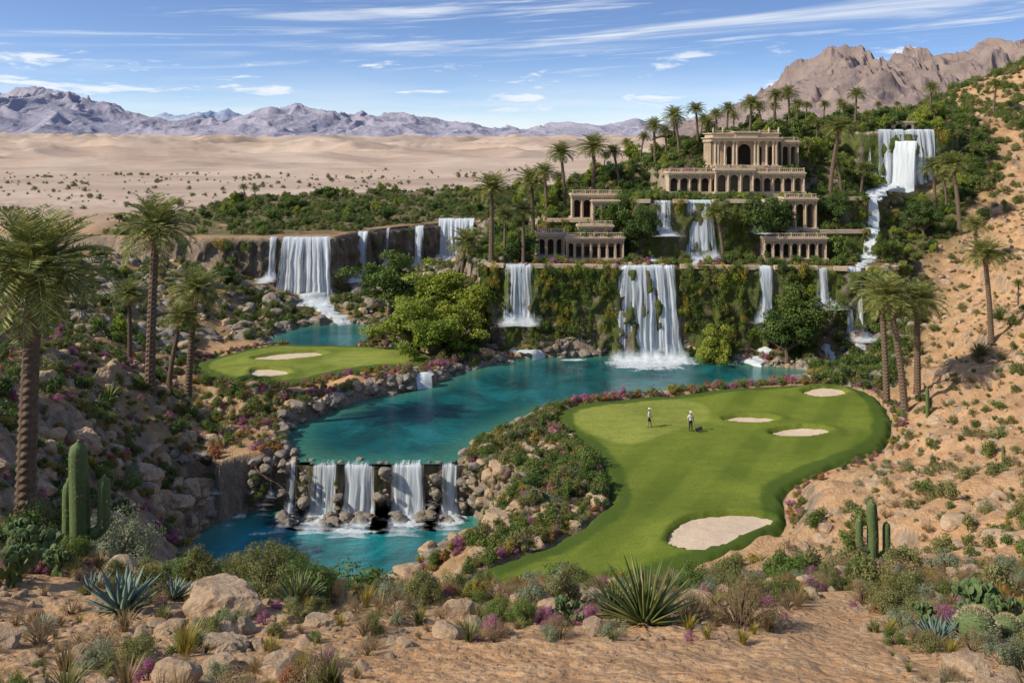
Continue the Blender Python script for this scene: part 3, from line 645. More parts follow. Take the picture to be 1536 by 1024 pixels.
def pts(region,n,clump=0.,cs=8.,water=-.5,golf=-.6,extra=None):
    poly=np.array(R[region]); lo,hi=poly.min(0),poly.max(0); out=[]; tot=0; it=0
    while tot<n and it<60:
        it+=1
        q=rng.uniform(lo,hi,(max(400,n),2)); x,y=q[:,0],q[:,1]; k=sdf(poly,x,y)>0
        if clump: k&=(pn(x/cs,y/cs,77)*.8+pn(x/cs*3,y/cs*3,78)*.4+rng.uniform(-.3,.3,len(x)))>clump-.35
        q=q[k]; x,y=q[:,0],q[:,1]
        k=(np.maximum(np.maximum(sdf(LAKE,x,y),sdf(INLET,x,y)),sdf(POOL,x,y))<water)&(np.maximum(sdf(GREEN,x,y),sdf(LGREEN,x,y))<golf)
        for b in BLD+FALLBOX: k&=~((x>b[0])&(x<b[1])&(y>b[2])&(y<b[3]))
        if extra is not None: k&=extra(x,y)
        q=q[k]; out.append(q); tot+=len(q)
    q=np.concatenate(out)[:n]; return np.stack([q[:,0],q[:,1],H(q[:,0],q[:,1])],1)
def sz(n,a,b,p=2.): return a+(b-a)*rng.uniform(0,1,n)**p
PR={}
for i,(k,cnt) in enumerate((('green',3),('dkgreen',3),('bright',2),('olive',3),('sage',2),('yellow',2),('dry',2),('purple',2),('orange',1))):
    PR[k]=protos([shrub(100+i*10+j,k,750 if k!='dry' else 500,.17 if k not in('sage','dry') else .13,8+j) for j in range(cnt)])
PR['ivy']=protos([shrub(300+j,('green','bright','olive','yellow','green')[j],600,.2,7,hang=True) for j in range(5)])
PR['rock']=protos([rockmesh(s,'rock') for s in range(1,7)]); PR['rockg']=protos([rockmesh(s,'rockg') for s in range(11,17)])
PR['peb']=protos([rockmesh(s,'rock',2) for s in range(21,25)])
PR['tuft']=protos([tuft(1,'dry'),tuft(2,'yellow'),tuft(3,'olive')])
PR['fine']=protos([shrub(400,'olive',3800,.085,16,crad=.3),shrub(401,'sage',3800,.075,16,crad=.3),shrub(402,'green',3500,.085,14,crad=.32)])
PR['finedry']=protos([shrub(410,'dry',2600,.06,18,crad=.3,aspect=.3),shrub(411,'dry',2600,.07,14,crad=.34,aspect=.3)])
PR['finefl']=protos([shrub(420,'purple',3000,.08,14,crad=.3),shrub(421,'yellow',3000,.08,14,crad=.3),shrub(422,'orange',3000,.08,14,crad=.3),shrub(423,'purple',3000,.07,12,crad=.3)])
PR['tree']=protos([tree_mesh(500,'green',n=2200,size=.085),tree_mesh(501,'dkgreen',n=2200,size=.085),tree_mesh(502,'bright',n=2200,size=.085)])
def S(name,pr,reg,n,a,b,p=2.,sink=.0,**k):
    P=pts(reg,n,**k); s=sz(len(P),a,b,p); P[:,2]-=sink*s; scatter(name,PR[pr],P,s)
S('oasis_shrubs','dkgreen','oasis',600,.5,1.4,clump=.45,cs=16); S('oasis_shrubs','olive','oasis',1000,.4,1.3,clump=.2,cs=16); S('oasis_shrubs','green','oasis',700,.5,1.5,clump=.4,cs=16)
S('oasis_trees','tree','oasis',100,2.,3.6,clump=.45,cs=16); S('plain_shrubs','olive','plain',600,.4,1.5,clump=.4,cs=30)
S('canyon_shrubs','green','canyon',650,.4,1.2,clump=.3); S('canyon_shrubs','olive','canyon',1000,.3,1.1,clump=.1); S('canyon_shrubs','dkgreen','canyon',300,.5,1.3,clump=.3);S('canyon_trees','tree','canyon',36,1.8,3.4,clump=.3,extra=lambda x,y:(x<-45)|(x>-5))
S('canyon_rocks','rockg','canyon',1300,.3,2.0,3,.2); S('canyon_rocks','rock','canyon',500,.3,1.4,3,.2)
for k_,n_,a_,b_ in (('olive',520,.25,.95),('sage',240,.2,.7),('green',460,.3,1.05),('yellow',260,.2,.7),('orange',260,.2,.65),('purple',360,.2,.75),('dry',260,.2,.6),('dkgreen',280,.3,1.1)):
    S('hillside_shrubs',k_,'left',n_,a_,b_,clump=.12,cs=7)
S('hillside_rocks','rock','left',1600,.08,1.1,4,.2)
for k_,n_,a_,b_ in (('green',160,.5,1.3),('olive',160,.4,1.),('dkgreen',80,.5,1.4),('yellow',60,.3,.7)): S('mound_shrubs',k_,'mound',n_,a_,b_)
S('mound_rocks','rockg','mound',160,.4,1.5,2,.2)
for k_,n_,a_,b_ in (('green',190,.35,1.1),('olive',190,.3,.95),('yellow',120,.25,.8),('purple',110,.25,.65),('orange',80,.25,.5),('dkgreen',80,.4,1.1),('sage',60,.3,.7)): S('shore_shrubs',k_,'mid',n_,a_,b_)
S('shore_rocks','rock','mid',300,.2,1.,2,.1)
for k_,n_,a_,b_ in (('green',190,.5,1.3),('olive',170,.4,1.1),('dkgreen',120,.5,1.4),('yellow',50,.3,.8)): S('cliff_foot_shrubs',k_,'cliffbase',n_,a_,b_)
S('cliff_foot_rocks','rockg','cliffbase',420,.3,1.3,2,.1,water=1.5)
for k_,n_,a_,b_ in (('green',1500,.4,1.2),('dkgreen',850,.4,1.3),('olive',900,.3,1.),('bright',800,.4,1.1),('yellow',300,.25,.6),('purple',340,.25,.6),('orange',260,.25,.55)): S('terrace_garden_shrubs',k_,'terr',n_,a_,b_)
for k_,n_,a_,b_ in (('green',90,.4,1.),('bright',60,.4,.9),('dkgreen',50,.5,1.1),('purple',30,.3,.6)): S('terrace_garden_shrubs',k_,'garden',n_,a_,b_)
S('terrace_trees','tree','terr',200,2.,4.2,extra=lambda x,y:(y>138)|((y>118)&(y<122)&(x>40))|(x<6))
for k_,n_,a_,b_ in (('olive',860,.15,.8),('dry',760,.15,.65),('sage',380,.15,.6),('green',320,.25,1.),('yellow',280,.15,.5)): S('desert_shrubs',k_,'right',n_,a_,b_,2.2,clump=.05,cs=6)
S('desert_rocks','rock','right',3000,.06,.8,4,.2)
for k_,n_,a_,b_ in (('olive',900,.4,1.6),('green',650,.6,1.9),('dkgreen',250,.6,1.8),('dry',260,.3,.9)): S('upper_hillside_shrubs',k_,'upright',n_,a_,b_,clump=.15)
S('upper_hillside_rocks','rock','upright',500,.3,1.8,3,.2)
for k_,n_,a_,b_ in (('olive',220,.3,.8),('sage',160,.3,.8),('green',160,.4,.9),('yellow',100,.25,.6)): S('slope_shrubs',k_,'valley',n_,a_,b_)
def ring(poly,n,a,b,j=0):
    A_=np.array(poly+[poly[0]]); seg=np.linalg.norm(np.diff(A_,axis=0),axis=1); c=np.concatenate([[0],np.cumsum(seg)]); t=rng.uniform(0,c[-1],n)
    i=np.clip(np.searchsorted(c,t)-1,0,len(seg)-1); u=((t-c[i])/seg[i])[:,None]; P=A_[i]*(1-u)+A_[i+1]*u; T=np.diff(A_,axis=0)[i]/seg[i][:,None]; Nn=np.stack([T[:,1],-T[:,0]],1)
    off=rng.uniform(a,b,n)[:,None]; Q=P+Nn*off; s=sdf(poly,Q[:,0],Q[:,1]); Q=np.where((s>0)[:,None],P-Nn*off,Q)
    return Q
def ringS(name,pr,poly,n,a,b,s0,s1,p=2,sink=.1,filt=None,zmin=None):
    Q=ring(poly,n,a,b); x,y=Q[:,0],Q[:,1]
    k=(np.maximum(sdf(GREEN,x,y),sdf(LGREEN,x,y))<-.3)
    if pr not in('rock','rockg'): k&=np.maximum(np.maximum(sdf(LAKE,x,y),sdf(POOL,x,y)),sdf(INLET,x,y))<-.3
    if filt: k&=filt(x,y)
    Q=Q[k]; z=H(Q[:,0],Q[:,1]); 
    if zmin is not None: z=np.maximum(z,zmin)
    s=sz(len(Q),s0,s1,p); scatter(name,PR[pr],np.stack([Q[:,0],Q[:,1],z-sink*s],1),s)
lip=lambda x,y:~((x>-18.8)&(x<-4)&(y<79))
ringS('shoreline_rocks','rockg',LAKE,650,-.5,1.6,.2,.95,2,.1,lip,-.2); ringS('shoreline_rocks','rock',LAKE,350,.0,2.2,.15,.8,2,.1,lip,-.2)
ringS('shoreline_rocks','rockg',INLET,120,-.3,1.5,.3,.9,2,.1,None,-.2)
nw=lambda x,y:~((x>-25)&(x<-4)&(y>73.5))
ringS('pool_rocks','rock',POOL,330,-.3,1.8,.2,1.1,2,.1,nw,-4.2); ringS('pool_rocks','rockg',POOL,200,.3,2,.2,.9,2,.1,nw,-4.2)
for k_,n_ in (('green',240),('olive',280),('yellow',170),('purple',220),('orange',130),('sage',90)):
    ringS('lakeside_shrubs',k_,LAKE,n_,1.,3.5,.25,.8,2,0,lip); ringS('golf_edge_shrubs',k_,GREEN,int(n_*.45),.5,1.6,.15,.5,2,0)
    ringS('golf_edge_shrubs',k_,LGREEN,int(n_*.5),.4,2,.2,.6,2,0); ringS('pool_shrubs',k_,POOL,int(n_*.35),1.2,3.5,.3,.8,2,0,nw)
X_=lambda p:(p-768)/F*76.
q=[]
for a,b,m_,zl,zh,yc in ((X_(250),X_(333),60,-4,.7,76.6),(X_(374),X_(403),16,-4,.5,76.),(X_(420),X_(428),6,-4,.2,75.8),(X_(452),X_(461),10,-4,.3,75.5),(X_(508),X_(513),7,-4,-.9,75.0),(X_(569),X_(584),10,-4,-.3,75.2),(X_(641),X_(659),12,-4,-.2,75.2),(X_(692),X_(730),30,-4,.5,75.2),(X_(333),X_(372),10,-2.4,-1.2,75.9),(X_(430),X_(700),90,-4.3,-3.7,74.1)):
    for i in range(m_): q.append((rng.uniform(a,b),yc+rng.uniform(-.6,.6),rng.uniform(zl,zh)))
scatter('weir_rocks',PR['rockg'],q,sz(len(q),.18,.7,1.5))
q=[(X_(p),76.6+rng.uniform(-.3,.7),.02) for p in (455,463,510,570,580,643,657,694,700,535,620)]; scatter('weir_rocks',PR['rockg'],q,sz(len(q),.15,.42,1.))
q=[(X_(p)+rng.uniform(-.3,.3),75.4+rng.uniform(-.5,.3),rng.uniform(-3.3,-.3)) for p in (300,320,380,398,454,510,577,648,656,697,706,715,310,390)*2]; scatter('weir_ferns',PR['green'],q,sz(len(q),.2,.5,1.))
def ivy(path,z0,z1,n,gaps,s0=.4,s1=1.2,off=.9,pr='ivy'):
    A_,s=resample(path,.3); Nn=normals2(A_); i=rng.integers(0,len(A_),n); zz=z1-(z1-z0)*rng.uniform(0,1,n)**1.4; v=(zz-z0)/(z1-z0)
    o=off*(1.1-.6*v)+rng.uniform(-.3,.3,n); P=np.stack([A_[i,0]+Nn[i,0]*o,A_[i,1]+Nn[i,1]*o,zz],1)
    k=np.ones(n,bool)
    for a,b in gaps: k&=~((P[:,0]>a-.5)&(P[:,0]<b+.5))
    k&=(fbm(P[:,0]/2.5,P[:,2]/6,2,88)+rng.uniform(-.25,.25,n))>-.06
    P=P[k]; scatter('hanging_ivy',PR[pr],P,sz(len(P),s0,s1,1.5))
G1=[((a-768)/F*115.5,(b-768)/F*115.5) for a,b in ((925,1020),(757,799),(1130,1160),(1222,1246),(1266,1293))]
ivy(P1F,1,11.8,1600,G1); ivy(P1F,0.5,11.5,200,G1,.4,1.1,pr='dkgreen')
G2=[((a-768)/F*124.,(b-768)/F*124.) for a,b in ((1030,1069),(980,1008),(1126,1142))]
ivy(P2F,11.5,19.8,500,G2,.35,1.); ivy([(4.2,128),(5,127),(18,126)],11.5,16.8,120,[],.3,.8); ivy([(34,124.2),(50,125)],11.5,15.4,120,[],.3,.8)
ivy(P4F,17,29.8,240,[(61,72),(59,60.5)],.5,1.4); ivy(RIM[2:],3,11.8,360,[((a-768)/F*dd,(b-768)/F*dd) for a,b,dd in ((402,500,150),(535,556,160),(578,588,166),(620,640,171),(656,716,178))],.5,1.4,1.6)
# foreground
np_=lambda x,y:sdf(FPATH,x,y)<-.1+.25*pn(x*1.1,y*1.1,33)
P=pts('fore',7000,golf=-9); k=sdf(FPATH,P[:,0],P[:,1])>0; s=sz(len(P),.012,.12,3.5); s[k]=np.minimum(s[k],.035); scatter('pebbles',PR['peb'],P,s)
P=pts('fore',360,extra=np_); s=sz(len(P),.1,.4,2.5); scatter('foreground_rocks',PR['rock'],P,s)
P=pts('fore',420,clump=.1,cs=3,extra=np_); scatter('dry_grass_tufts',PR['tuft'],P,sz(len(P),.15,.5,1.5))
P=pts('fore',150,clump=.15,cs=4,extra=np_); scatter('low_desert_shrubs',PR['fine'],P,sz(len(P),.15,.42))
P=pts('fore',150,clump=.1,cs=4,extra=np_); scatter('low_dry_shrubs',PR['finedry'],P,sz(len(P),.15,.45))
P=pts('fore',60,clump=.1,cs=4,extra=np_); scatter('flowering_shrubs',PR['finefl'],P,sz(len(P),.12,.32))
P=pts('ridge',190,extra=np_); scatter('low_desert_shrubs',PR['fine'],P,sz(len(P),.25,.65)); P=pts('ridge',130,extra=np_); scatter('low_dry_shrubs',PR['finedry'],P,sz(len(P),.2,.55))
P=pts('ridge',140,extra=np_); scatter('flowering_shrubs',PR['finefl'],P,sz(len(P),.18,.45)); P=pts('ridge',220,extra=np_); scatter('foreground_rocks',PR['rock'],P,sz(len(P),.12,.5,2.2))
P=pts('right',420); P=P[P[:,1]<60]; scatter('dry_grass_tufts',PR['tuft'],P,sz(len(P),.2,.6,1.5))
def put(name,me,px,d,s,rz=0,sink=.05,py=None):
    x,y=PD(px,d); z=H1(x,y); return addobj(name,me,(x,y,z-sink*(s if not hasattr(s,'__len__') else s[2])),(0,0,rz),(s,s,s) if not hasattr(s,'__len__') else s)
# palms
PM=[palm_mesh(900+i,9+(i%2),2.7,56,.35+.3*i,.25) for i in range(4)]
HERO=palm_mesh(950,9,3.0,74,.5,.3)
for i,(px,top,d) in enumerate([(225,280,83),(282,395,90),(195,412,96),(253,450,88),(737,252,118),(785,298,118.5),(687,335,124),(757,308,121),(820,240,134),(848,208,138),(890,195,141),(930,213,144),(800,245,138),(983,172,146),(1020,155,150),(1047,150,155),(1125,140,156),(1160,130,160),(1185,125,163),(1245,168,131.5),(1283,128,166),(1235,148,165),(1258,146,170),(1315,150,170),(1402,152,156),(1445,142,180),(1490,115,175),(1440,222,128),(1403,230,134),(1487,350,96),(1330,400,91),(1357,405,87),(1376,412,92),(1527,415,102),(1085,300,122),(368,273,225),(382,276,228),(1208,150,168),(1075,160,160),(960,195,155),(1100,165,165),(1345,150,172),(1375,165,166),(905,225,152),(1465,320,118),(1420,250,138),(710,340,130),(862,265,134),(1000,185,152),(1065,172,150),(1142,150,166),(1270,150,160),(1300,165,158),(1225,175,150),(945,205,160),(1010,175,165),(1395,120,185),(775,340,126),(838,255,150),(915,330,124),(1140,300,124),(1460,250,150),(1050,168,162),(1195,145,158),(1330,170,176),(1165,150,172),(1090,150,170),(1025,232,140),(1000,230,142),(1215,205,142),(1262,225,138),(1515,200,165),(1380,150,178),(1475,190,158),(1425,185,165),(1290,240,136)]):
    me,hh=PM[i%4]; x,y=PD(px,d); z0=H1(x,y); zt=CZ-(top-YH)/F*d; s=max(.25,(zt-z0)/hh); k=1.25 if s<.8 else (1.1 if s<1.2 else .95)
    o=addobj('date_palm',me,(x,y,z0-.1),(0,0,i*1.9),(s*k,s*k,s))
x,y=PD(38,30); z0=H1(x,y); zt=CZ-(295-YH)/F*30; s=(zt-z0)/HERO[1]; addobj('date_palm',HERO[0],(x,y,z0-.1),(0,0,-.6),(s*1.0,s*1.0,s))
# broadleaf trees
TM=[tree_mesh(700+i,('bright','green','dkgreen','bright')[i],n=9000,size=.042) for i in range(4)]
for i,(px,top,d,wd,t) in enumerate([(585,388,133,1.5,1),(655,400,120,1.5,0),(705,415,118,1.4,0),(615,445,114,1.5,3),(742,425,121,1.2,1),(680,450,113,1.3,3),(645,470,110,1.4,0),(1195,440,111,1.3,1),(1180,460,109,1.1,2),(1158,288,123,1.,2),(930,298,125,1.,1),(1245,285,128,1.1,2),(1320,355,119,1.,1),(1385,300,128,1.1,2),(1070,485,111.5,.9,3),(965,300,123.,.8,2)]):
    x,y=PD(px,d); z0=H1(x,y); zt=CZ-(top-YH)/F*d; s=max(2,(zt-z0)/.92); addobj('broadleaf_tree',TM[t],(x,y,z0-.1),(0,0,i*1.3),(s*wd*.85,s*wd*.85,s))
# cacti
def ribbed(path,rad,ribs=14,seed=0):
    n_=ribs*2; P=np.array(path,float); r=np.asarray(rad,float)[:,None]*np.where(np.arange(n_)%2==0,1,.82)[None]; return tube(P,r,n_)
def saguaro(seed,h,r,arms):
    parts=[]; t=np.linspace(0,1,26); rr=r*np.clip(np.sqrt(1-np.clip((t-.9)/.1,0,1)**2),.03,1)*(.85+.15*np.sin(t*3)); parts.append((*ribbed(np.stack([0*t+.03*np.sin(t*4),0*t,t*h-.1],1),rr),0))
    for az,z0,out,hh,ra in arms:
        c,s_=math.cos(az),math.sin(az); path=[]; 
        for k in range(9): a=k/8*math.pi/2; path.append((c*(out*math.sin(a)),s_*(out*math.sin(a)),z0+out*.6*(1-math.cos(a))))
        for k in range(1,13): path.append((c*out,s_*out,z0+out*.6+hh*k/12))
        m_=len(path); tt=np.linspace(0,1,m_); parts.append((*ribbed(path,ra*np.clip(np.sqrt(1-np.clip((tt-.86)/.14,0,1)**2),.03,1),10),0))
    r_=np.random.default_rng(seed); V0=np.concatenate([p[0] for p in parts]); ii=r_.integers(0,len(V0),1400); D=unit(r_.normal(size=(1400,3))); V,f=leaves(V0[ii],D,unit(r_.normal(size=(1400,3))),.07,.008); parts.append((V,f,1))
    V,f,m=cat(parts); return mesh_np('saguaro_cactus_mesh',V,f,[M['cactus'],M['spine']],True,m)
put('saguaro_cactus',saguaro(1,3.35,.25,[(0.15,.75,.62,1.2,.16),(3.0,.35,.3,1.7,.14)]),118,23,1,0)
put('saguaro_cactus',saguaro(2,2.55,.19,[(.05,.45,.5,.95,.13),(3.1,.75,.42,.85,.12)]),1308,30,1,0)
put('saguaro_cactus',saguaro(4,3.2,.2,[(.1,1.,.4,.9,.13)]),1391,83,.9,0); put('saguaro_cactus',saguaro(5,3,.2,[]),1505,60,.6,0)
AG=rosette(1,'agave',46,1.,.10); YU=rosette(2,'yucca',95,1.15,.045,88,3,.02,-.1); AG2=rosette(3,'agave',36,.8,.08)
for px,d,s in ((185,17.5,.85),(262,19.5,.5),(450,19,.62),(1405,16.5,.55),(470,20.5,.4),(1440,17.5,.45),(140,19,.5),(60,16,.4)): put('agave',AG,px,d,s,px*.1)
for px,d,s in ((968,17.6,1.15),(925,18.3,.7),(445,18.7,.7),(700,20.5,.35),(1160,25,.4)): put('yucca',YU,px,d,s,px*.1)
for px,d,s in ((160,75,1.6),(1470,95,1.5),(1500,100,1.6),(840,118,1.2),(330,82,1.2),(90,45,1)): put('agave',YU,px,d,s,px*.1)
def barrel(seed):
    t=np.linspace(-1,1,18); V1,f1=ribbed(np.stack([0*t,0*t,.42+.5*np.sin(t*math.pi/2)],1),.5*np.cos(t*math.pi/2*.98)+.01,20)
    r_=np.random.default_rng(seed); ii=r_.integers(0,len(V1)//2,1800)*2; V,f=leaves(V1[ii],unit(V1[ii]-[0,0,.4]+r_.normal(size=(1800,3))*.25),unit(r_.normal(size=(1800,3))),.11,.012)
    V,f,m=cat([(V1,f1,0),(V,f,1)]); return mesh_np('barrel_mesh',V,f,[M['cactus'],M['spine']],True,m)
BA=barrel(1)
for px,d,s in ((1465,16.5,.72),(1512,17,.5),(1440,18,.35),(820,17.5,.3)): put('barrel_cactus',BA,px,d,s,px*.1)
def pear(seed):
    r=np.random.default_rng(seed); parts=[]
    def pad(c,ax,up,w,h):
        a=np.linspace(0,2*math.pi,16,endpoint=False); t=np.linspace(-1,1,9); V=[]
        nrm=unit(np.cross(ax,up))
        for q in t:
            rr=math.sqrt(max(0,1-q*q))+.01
            for b in a: V.append(c+up*(h*.5*(q+1))+ax*(w*.5*rr*math.cos(b))+nrm*(.11*w*rr*math.sin(b)))
        i=np.arange(8)[:,None]*16; j=np.arange(16)[None]; k=(j+1)%16; parts.append((np.array(V),np.stack([i+j,i+k,i+16+k,i+16+j],-1).reshape(-1,4),0))
    def grow(c,up,lv,w):
        a=r.uniform(0,3.14); ax=unit(np.cross(up,np.array([math.cos(a),math.sin(a),.1]))); h=w*1.35; pad(c,ax,up,w,h)
        if lv<3:
            for k in range(r.integers(2,4)): 
                u2=unit(up+ax*r.uniform(-1,1)+r.normal(size=3)*.25); u2[2]=abs(u2[2])+.2; u2=unit(u2); grow(c+up*h*.88+ax*w*.3*r.uniform(-1,1),u2,lv+1,w*.86)
    for k in range(4): grow(np.array([r.uniform(-.25,.25),r.uniform(-.25,.25),-.03]),unit(np.array([r.uniform(-.5,.5),r.uniform(-.5,.5),1])),0,.34)
    V,f,m=cat(parts); return mesh_np('prickly_pear_mesh',V,f,[M['cactus']],True)
PP=[pear(5),pear(6)]
for i,(px,d,s) in enumerate(((55,21,.8),(20,19,.7),(85,20,.5),(1470,19,.75),(1500,18.5,.6),(1455,18.5,.5),(850,17.5,.45),(1385,18,.4),(30,24,.8))): put('prickly_pear_cactus',PP[i%2],px,d,s,px*.3)
FG=[shrub(600,'olive',9000,.05,26,crad=.26),shrub(601,'sage',9000,.05,26,crad=.26),shrub(602,'dry',8000,.04,28,crad=.26,aspect=.25),shrub(603,'green',8000,.06,20,crad=.3),shrub(604,'purple',6000,.06,20,crad=.26)]
for i,(k,px,d,s) in enumerate(((0,395,20.5,1.1),(3,440,21.5,.9),(0,350,22,.8),(2,1110,17.5,1.),(2,1040,18,.55),(0,1345,20,.85),(2,1400,19,.55),(3,790,17.,.42),(3,750,17.6,.4),(4,820,17,.35),(4,880,17.3,.35),(2,840,16,.4),(1,640,23,.5),(0,290,22.5,.5),(1,170,25,1.5),(0,210,28,1.3),(2,60,15,.45),(0,200,13,.5),(1,140,13.4,.4),(2,500,19.5,.45),(0,560,20.5,.4),(3,630,24.5,.6),(0,1240,26,.6),(4,1420,18.5,.4),(4,1450,20,.4),(0,725,22,.5),(2,1180,20,.4),(1,85,30,.9),(3,250,33,1.1))): put('desert_bush',FG[k],px,d,s,i*1.1)
RK=[rockmesh(s_,'rock',5) for s_ in (31,32,33)]
for i,(px,d,s) in enumerate(((335,17.6,(.85,.7,.8)),(325,14.5,(.62,.5,.35)),(1455,13.2,(.5,.45,.35)),(480,16.8,(.35,.3,.3)),(430,17.,(.3,.3,.25)),(385,14.8,(.25,.2,.2)),(1400,22,(.3,.3,.2)),(260,17.2,(.3,.25,.2)),(520,17.6,(.25,.25,.2)),(150,15,(.3,.25,.2)),(600,18.5,(.3,.25,.2)))): put('boulder',RK[i%3],px,d,s,i*2.2,-.12)
for i,(px,d,s) in enumerate(((750,63.5,1.4),(728,112,1.5),(1405,81,1.1),(215,66,1.5),(300,75,1.6),(285,73,1.4),(262,70,1.5),(235,68,1.3),(1285,112,1.5),(650,112,1.4),(770,112,1.2),(120,60,1.6),(60,66,1.3),(160,80,1.5))): put('boulder',RK[i%3],px,d,s,i*2.2,-.1)
# ---------------- architecture
class Geo:
    def __init__(s): s.v=[];s.f=[]
    def box(s,x0,x1,y0,y1,z0,z1):
        o=len(s.v); s.v+=[(x0,y0,z0),(x1,y0,z0),(x1,y1,z0),(x0,y1,z0),(x0,y0,z1),(x1,y0,z1),(x1,y1,z1),(x0,y1,z1)]
        s.f+=[tuple(o+i for i in q) for q in ((0,3,2,1),(4,5,6,7),(0,1,5,4),(1,2,6,5),(2,3,7,6),(3,0,4,7))]
    def rev(s,x,y,prof,nn=12):
        o=len(s.v)
        for r,z in prof:
            for i in range(nn): a=2*math.pi*i/nn; s.v.append((x+r*math.cos(a),y+r*math.sin(a),z))
        for k in range(len(prof)-1):
            for i in range(nn): s.f.append((o+k*nn+i,o+k*nn+(i+1)%nn,o+(k+1)*nn+(i+1)%nn,o+(k+1)*nn+i))
    def column(s,x,y,z0,z1,r):
        h=z1-z0; s.box(x-r*1.4,x+r*1.4,y-r*1.4,y+r*1.4,z0,z0+r*.6); s.rev(x,y,[(r*1.3,z0+r*.6),(r*1.3,z0+r*.9),(r,z0+r*1.2),(r*.98,z0+h*.4),(r*.84,z1-r*1.8),(r*1.0,z1-r*1.4),(r*1.45,z1-r*.6)]); s.box(x-r*1.5,x+r*1.5,y-r*1.5,y+r*1.5,z1-r*.6,z1)
    def q(s,*p): o=len(s.v); s.v+=list(p); s.f.append(tuple(range(o,o+len(p))))
    def arch(s,x0,x1,yf,t,z0,z1,r,sp,K=12):
        cx=(x0+x1)/2; arc=[(cx-r*math.cos(math.pi*k/K),sp+r*math.sin(math.pi*k/K)) for k in range(K+1)]
        for yy in (yf,yf+t):
            s.q((x0,yy,z0),(cx-r,yy,z0),(cx-r,yy,sp),(cx-r,yy,z1),(x0,yy,z1)); s.q((cx+r,yy,z0),(x1,yy,z0),(x1,yy,z1),(cx+r,yy,z1),(cx+r,yy,sp))
            for (a,b),(c,d) in zip(arc[:-1],arc[1:]): s.q((a,yy,b),(c,yy,d),(c,yy,z1),(a,yy,z1))
        for (a,b),(c,d) in zip(arc[:-1],arc[1:]): s.q((a,yf,b),(c,yf,d),(c,yf+t,d),(a,yf+t,b))
        for xx in (cx-r,cx+r): s.q((xx,yf,z0),(xx,yf+t,z0),(xx,yf+t,sp),(xx,yf,sp))
        for (a,b),(c,d) in zip(arc[:-1],arc[1:]):
            k=1.16; A2=(cx+(a-cx)*k,sp+(b-sp)*k);C2=(cx+(c-cx)*k,sp+(d-sp)*k)
            s.q((a,yf-.05,b),(c,yf-.05,d),(C2[0],yf-.05,C2[1]),(A2[0],yf-.05,A2[1])); s.q((A2[0],yf-.05,A2[1]),(C2[0],yf-.05,C2[1]),(C2[0],yf,C2[1]),(A2[0],yf,A2[1]))
    def balus(s,x0,x1,y,z,h=.55,st=.3):
        s.box(x0,x1,y-.09,y+.09,z+h-.1,z+h); s.box(x0,x1,y-.09,y+.09,z,z+.08)
        m_=max(2,int((x1-x0)/st))
        for i in range(m_+1):
            xx=x0+.08+(x1-x0-.16)*i/m_
            if i%6==0: s.box(xx-.1,xx+.1,y-.115,y+.115,z-.002,z+h+.06)
            else: s.rev(xx,y,[(.04,z+.08),(.07,z+.2),(.035,z+.34),(.05,z+h-.1)],6)
    def obj(s,name,mat,par): 
        me=bpy.data.meshes.new(name); me.from_pydata(s.v,[],s.f); me.materials.append(mat); me.update(); return addobj(name,me,parent=par)
def empty(name,loc,rz=0):
    e=bpy.data.objects.new(name,None); e.location=loc; e.rotation_euler=(0,0,rz); SC.collection.objects.link(e); return e
def arcade(name,loc,w,h,n_,dep=3.,plinth=.5,rz=0,bal=True,cols=True):
    e=empty(name,loc,rz); g=Geo(); bw=w/n_; zt=h-.55
    g.box(-w/2-.3,w/2+.3,-.35,dep,-1.5,plinth); g.obj('plinth',M['stone'],e)
    g=Geo(); r=bw*.33; sp=zt-r-.35
    for i in range(n_): g.arch(-w/2+i*bw,-w/2+(i+1)*bw,0,.4,plinth,zt,r,sp)
    for sx in (-1,1): g.box(*(sorted((sx*w/2,sx*(w/2-.35)))),.402,dep,plinth,zt)
    g.obj('arcade_wall',M['stone'],e)
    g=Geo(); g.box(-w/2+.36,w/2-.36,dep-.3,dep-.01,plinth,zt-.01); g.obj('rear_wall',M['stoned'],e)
    if cols:
        g=Geo()
        for i in range(n_+1): g.column(-w/2+i*bw,-.16,plinth,zt,.13*min(1.3,bw/1.6))
        g.obj('columns',M['stone'],e)
    g=Geo(); g.box(-w/2-.12,w/2+.12,-.38,dep+.05,zt,zt+.3); g.box(-w/2-.3,w/2+.3,-.55,dep+.2,zt+.3,zt+.42); g.box(-w/2-.2,w/2+.2,-.45,dep+.1,zt+.42,h)
    g.obj('entablature',M['stone'],e)
    if bal: g=Geo(); g.balus(-w/2,w/2,-.25,h); g.obj('balustrade',M['stone'],e)
    return e
ROOF=[]
BX=lambda a,b,d:(((a+b)/2-768)/F*d,(b-a)/F*d)
c,w=BX(1003,1205,130.5); arcade('garden_arcade',(c,130.3,19.5),w,3.8,13,3.,.9); ROOF.append((c,w,131.7,23.3))
arcade('garden_portico',(BX(1074,1130,129)[0],129.2,19.5),5.4,4.3,3,1.,.9)
c,w=BX(858,932,127); arcade('arched_pavilion',(c,126.8,16.6),w,3.7,5,3,.3); ROOF.append((c,w,128.3,20.3))
c,w=BX(884,932,126.); arcade('arched_pavilion',(c,125.6,16.3),w*.8,3.2,3,1.1,.2,bal=False)
c,w=BX(850,935,121); arcade('columned_terrace_house',(c,121,11.5),w,3.3,7,3,.35); ROOF.append((c,w,121.6,14.8))
c,w=BX(862,925,122); arcade('columned_terrace_house',(c,122.3,14.8),w*.8,1.5,6,1.5,.1,cols=False)
c,w=BX(806,846,122.5); arcade('arched_pavilion',(c,122.3,11.8),w,3.4,3,2.5,.3); ROOF.append((c,w,123.5,15.2))
